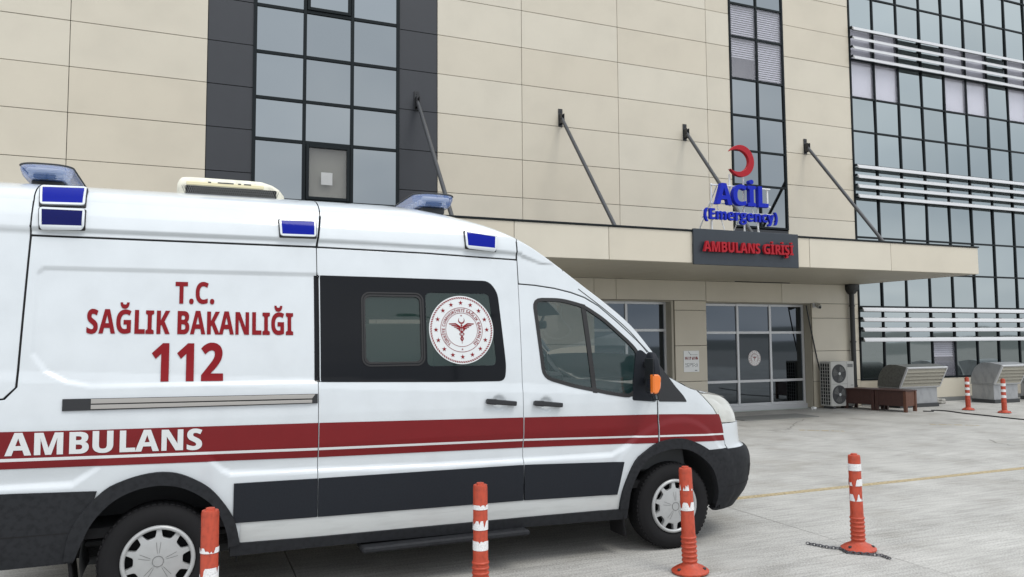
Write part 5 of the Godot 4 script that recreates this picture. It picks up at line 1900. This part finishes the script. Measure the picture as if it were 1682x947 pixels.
		for e in [0, 6]:
			ho.face(stack[e].slice(0, -1), Vector3.DOWN if e == 0 else Vector3.UP)
		obj("mirror_housing", ho, M.dark, mm)
		var arm := MB.new()
		arm.tube([Vector3(-0.25, 1.36, 1.02 * s), Vector3(-0.26, 1.38, 1.13 * s)], 0.035, 10)
		arm.tube([Vector3(-0.25, 1.50, 0.99 * s), Vector3(-0.26, 1.49, 1.13 * s)], 0.028, 10)
		arm.tube([Vector3(-0.22, 1.26, 1.03 * s), Vector3(-0.24, 1.215, 1.10 * s), Vector3(-0.25, 1.225, 1.18 * s), Vector3(-0.27, 1.27, 1.20 * s)], 0.006, 6)
		obj("mirror_arm", arm, M.black, mm)
		obj("mirror_glass", bx(Vector3(-0.338, 1.29, minf(1.125 * s, 1.245 * s)), Vector3(-0.332, 1.55, maxf(1.125 * s, 1.245 * s)), 0.002), M.black, mm)
		var am := MB.new()
		am.prism(soften(V2([-0.345, 1.275, -0.30, 1.275, -0.275, 1.315, -0.268, 1.40, -0.29, 1.425, -0.345, 1.425]), 0.012), 1.215, 1.258, 0.010)
		if s < 0:
			for i in am.v.size():
				am.v[i].z *= -1
				am.n[i].z *= -1
			for i in range(0, am.idx.size(), 3):
				var t := am.idx[i]
				am.idx[i] = am.idx[i + 1]
				am.idx[i + 1] = t
		obj("indicator", am, M.amber, mm)
	# light bars and air conditioner on the roof
	for q in [[-4.580, 0.158, 2.795, 2.895, 0.50], [-1.868, 0.172, 2.775, 2.875, 0.52]]:
		var lb := Node3D.new()
		lb.name = "light_bar"
		a.add_child(lb, true)
		var lens := MB.new()
		var st := []
		for r in [[0.0, 0.76, 0.92], [0.25, 0.90, 0.97], [0.62, 0.99, 1.0], [0.85, 1.0, 1.0], [0.97, 0.97, 0.985], [1.0, 0.90, 0.96]]:
			var row := []
			for p in round_rect(0, 0, q[1] * 2 * r[1], q[4] * 2 * r[2], q[1] * r[1] * 0.75, 6):
				row.append(Vector3(q[0] + p.x, lerpf(q[2], q[3], r[0]), p.y))
			row.append(row[0])
			st.append(row)
		lens.grid(st, 1.0)
		lens.face(st[0].slice(0, -1), Vector3.DOWN)
		lens.face(st[5].slice(0, -1), Vector3.UP)
		obj("light_lens", lens, M.lens_blue, lb)
		var rim := MB.new()
		var loop2 := []
		for p in round_rect(0, 0, q[1] * 2.0, q[4] * 2.0, q[1] * 0.75, 6):
			loop2.append(Vector3(q[0] + p.x, lerpf(q[2], q[3], 0.96), p.y))
		rim.tube(loop2, 0.006, 6, true)
		rim.span(Vector3(q[0] - 0.09, q[2] - 0.05, -q[4] + 0.10), Vector3(q[0] + 0.10, q[2] + 0.006, q[4] - 0.10), 0.01)
		rim.span(Vector3(q[0] - 0.07, q[2] + 0.01, q[4] - 0.09), Vector3(q[0] + 0.06, q[2] + 0.035, q[4] - 0.045), 0.004)
		obj("light_base", rim, M.trim_dark, lb)
		var led := MB.new()
		for k in 9:
			var z := lerpf(-q[4] + 0.09, q[4] - 0.09, k / 8.0)
			led.span(Vector3(q[0] - 0.10, q[2] + 0.02, z - 0.03), Vector3(q[0] + 0.10, q[2] + 0.07, z + 0.03), 0.004)
		led.span(Vector3(q[0] - 0.11, q[2] + 0.045, q[4] - 0.07), Vector3(q[0] + 0.12, q[2] + 0.075, q[4] - 0.03), 0.01)
		obj("light_module", led, M.paper, lb)
	var ac := Node3D.new()
	ac.name = "roof_air_conditioner"
	a.add_child(ac, true)
	var body := MB.new()
	var st2 := []
	for r in [[2.70, -3.775, -3.015, 0.44], [2.79, -3.772, -3.03, 0.44], [2.835, -3.77, -3.065, 0.44], [2.865, -3.76, -3.11, 0.43], [2.885, -3.745, -3.17, 0.42], [2.893, -3.71, -3.24, 0.39]]:
		var row := []
		for p in round_rect((r[1] + r[2]) / 2, 0, r[2] - r[1], r[3] * 2, 0.05, 5):
			row.append(Vector3(p.x, r[0], p.y))
		row.append(row[0])
		st2.append(row)
	body.grid(st2, 1.0)
	body.face(st2[5].slice(0, -1), Vector3.UP)
	obj("housing", body, M.cream, ac)
	obj("trim_band", bx(Vector3(-3.71, 2.826, 0.41), Vector3(-3.18, 2.853, 0.446), 0.004), M.cream_yellow, ac)
	obj("grille_back", bx(Vector3(-3.715, 2.74, 0.41), Vector3(-3.09, 2.822, 0.444), 0.002), M.void, ac)
	var gm := MB.new()
	for k in 44:
		for sg in [-1.0, 1.0]:
			var x := -3.71 + k * 0.0142
			gm.tube([Vector3(x, 2.742, 0.446), Vector3(x + sg * 0.03, 2.82, 0.446)], 0.0016, 4)
	kind(obj("grille_mesh", gm, M.trim_grey, ac), "stuff")
	for q in [[-3.565, 0.02], [-3.50, 0.11], [-3.36, 0.02], [-3.32, 0.05]]:
		obj("vent_slot", bx(Vector3(q[0], 2.848, 0.428), Vector3(q[0] + q[1], 2.857, 0.447), 0.001), M.trim_dark, ac)
	# running gear
	for x in [0.0, -3.82]:
		for s in [1.0, -1.0]:
			build_wheel(a, x, 0.905 * s, s)
			var ln := MB.new()
			var rr := []
			for zz in [0.50, 0.99]:
				var row := []
				for k in 25:
					var t := lerpf(-0.25, PI + 0.25, k / 24.0)
					row.append(Vector3(x + 0.02 + cos(t) * 0.455, 0.39 + sin(t) * 0.445, zz * s))
				rr.append(row)
			ln.grid(rr, 1.0)
			ln.face([Vector3(x - 0.45, 0.25, 0.55 * s), Vector3(x + 0.48, 0.25, 0.55 * s), Vector3(x + 0.48, 0.85, 0.55 * s), Vector3(x - 0.45, 0.85, 0.55 * s)], Vector3(0, 0, s))
			obj("wheel_housing", ln, M.trim_dark, a)
			var fp := MB.new()
			fp.X = Transform3D(Basis(Vector3.BACK, 0.12), Vector3(x - 0.455, 0.14, 0.0))
			fp.span(Vector3(-0.01, 0.0, minf(0.76 * s, 1.0 * s)), Vector3(0.008, 0.27, maxf(0.76 * s, 1.0 * s)), 0.008)
			obj("mud_flap", fp, M.tyre, a)
	var axle := MB.new()
	axle.tube([Vector3(-3.82, 0.34, -0.85), Vector3(-3.82, 0.34, 0.85)], 0.06, 10)
	axle.tube([Vector3(0, 0.30, -0.85), Vector3(0, 0.30, 0.85)], 0.05, 10)
	axle.span(Vector3(-4.30, 0.40, 0.62), Vector3(-3.3, 0.44, 0.70), 0.01)
	axle.span(Vector3(-4.5, 0.28, -0.5), Vector3(-4.2, 0.48, 0.5), 0.05)
	obj("axles", axle, M.trim_dark, a)
	# fold-out step
	var step := MB.new()
	step.span(Vector3(-2.56, 0.262, 0.88), Vector3(-1.32, 0.302, 1.08), 0.012)
	step.span(Vector3(-2.45, 0.28, 0.6), Vector3(-2.38, 0.33, 0.9), 0.004)
	step.span(Vector3(-1.5, 0.28, 0.6), Vector3(-1.43, 0.33, 0.9), 0.004)
	obj("side_step", step, M.dark_dirty, a)


func _ready() -> void:
	var t0 := Time.get_ticks_msec()
	view_and_light()
	materials()
	build_ground()
	build_hospital()
	build_ambulance()
	build_signs()
	build_fixtures()
	build_bollards()
	print("built in %d ms" % (Time.get_ticks_msec() - t0))
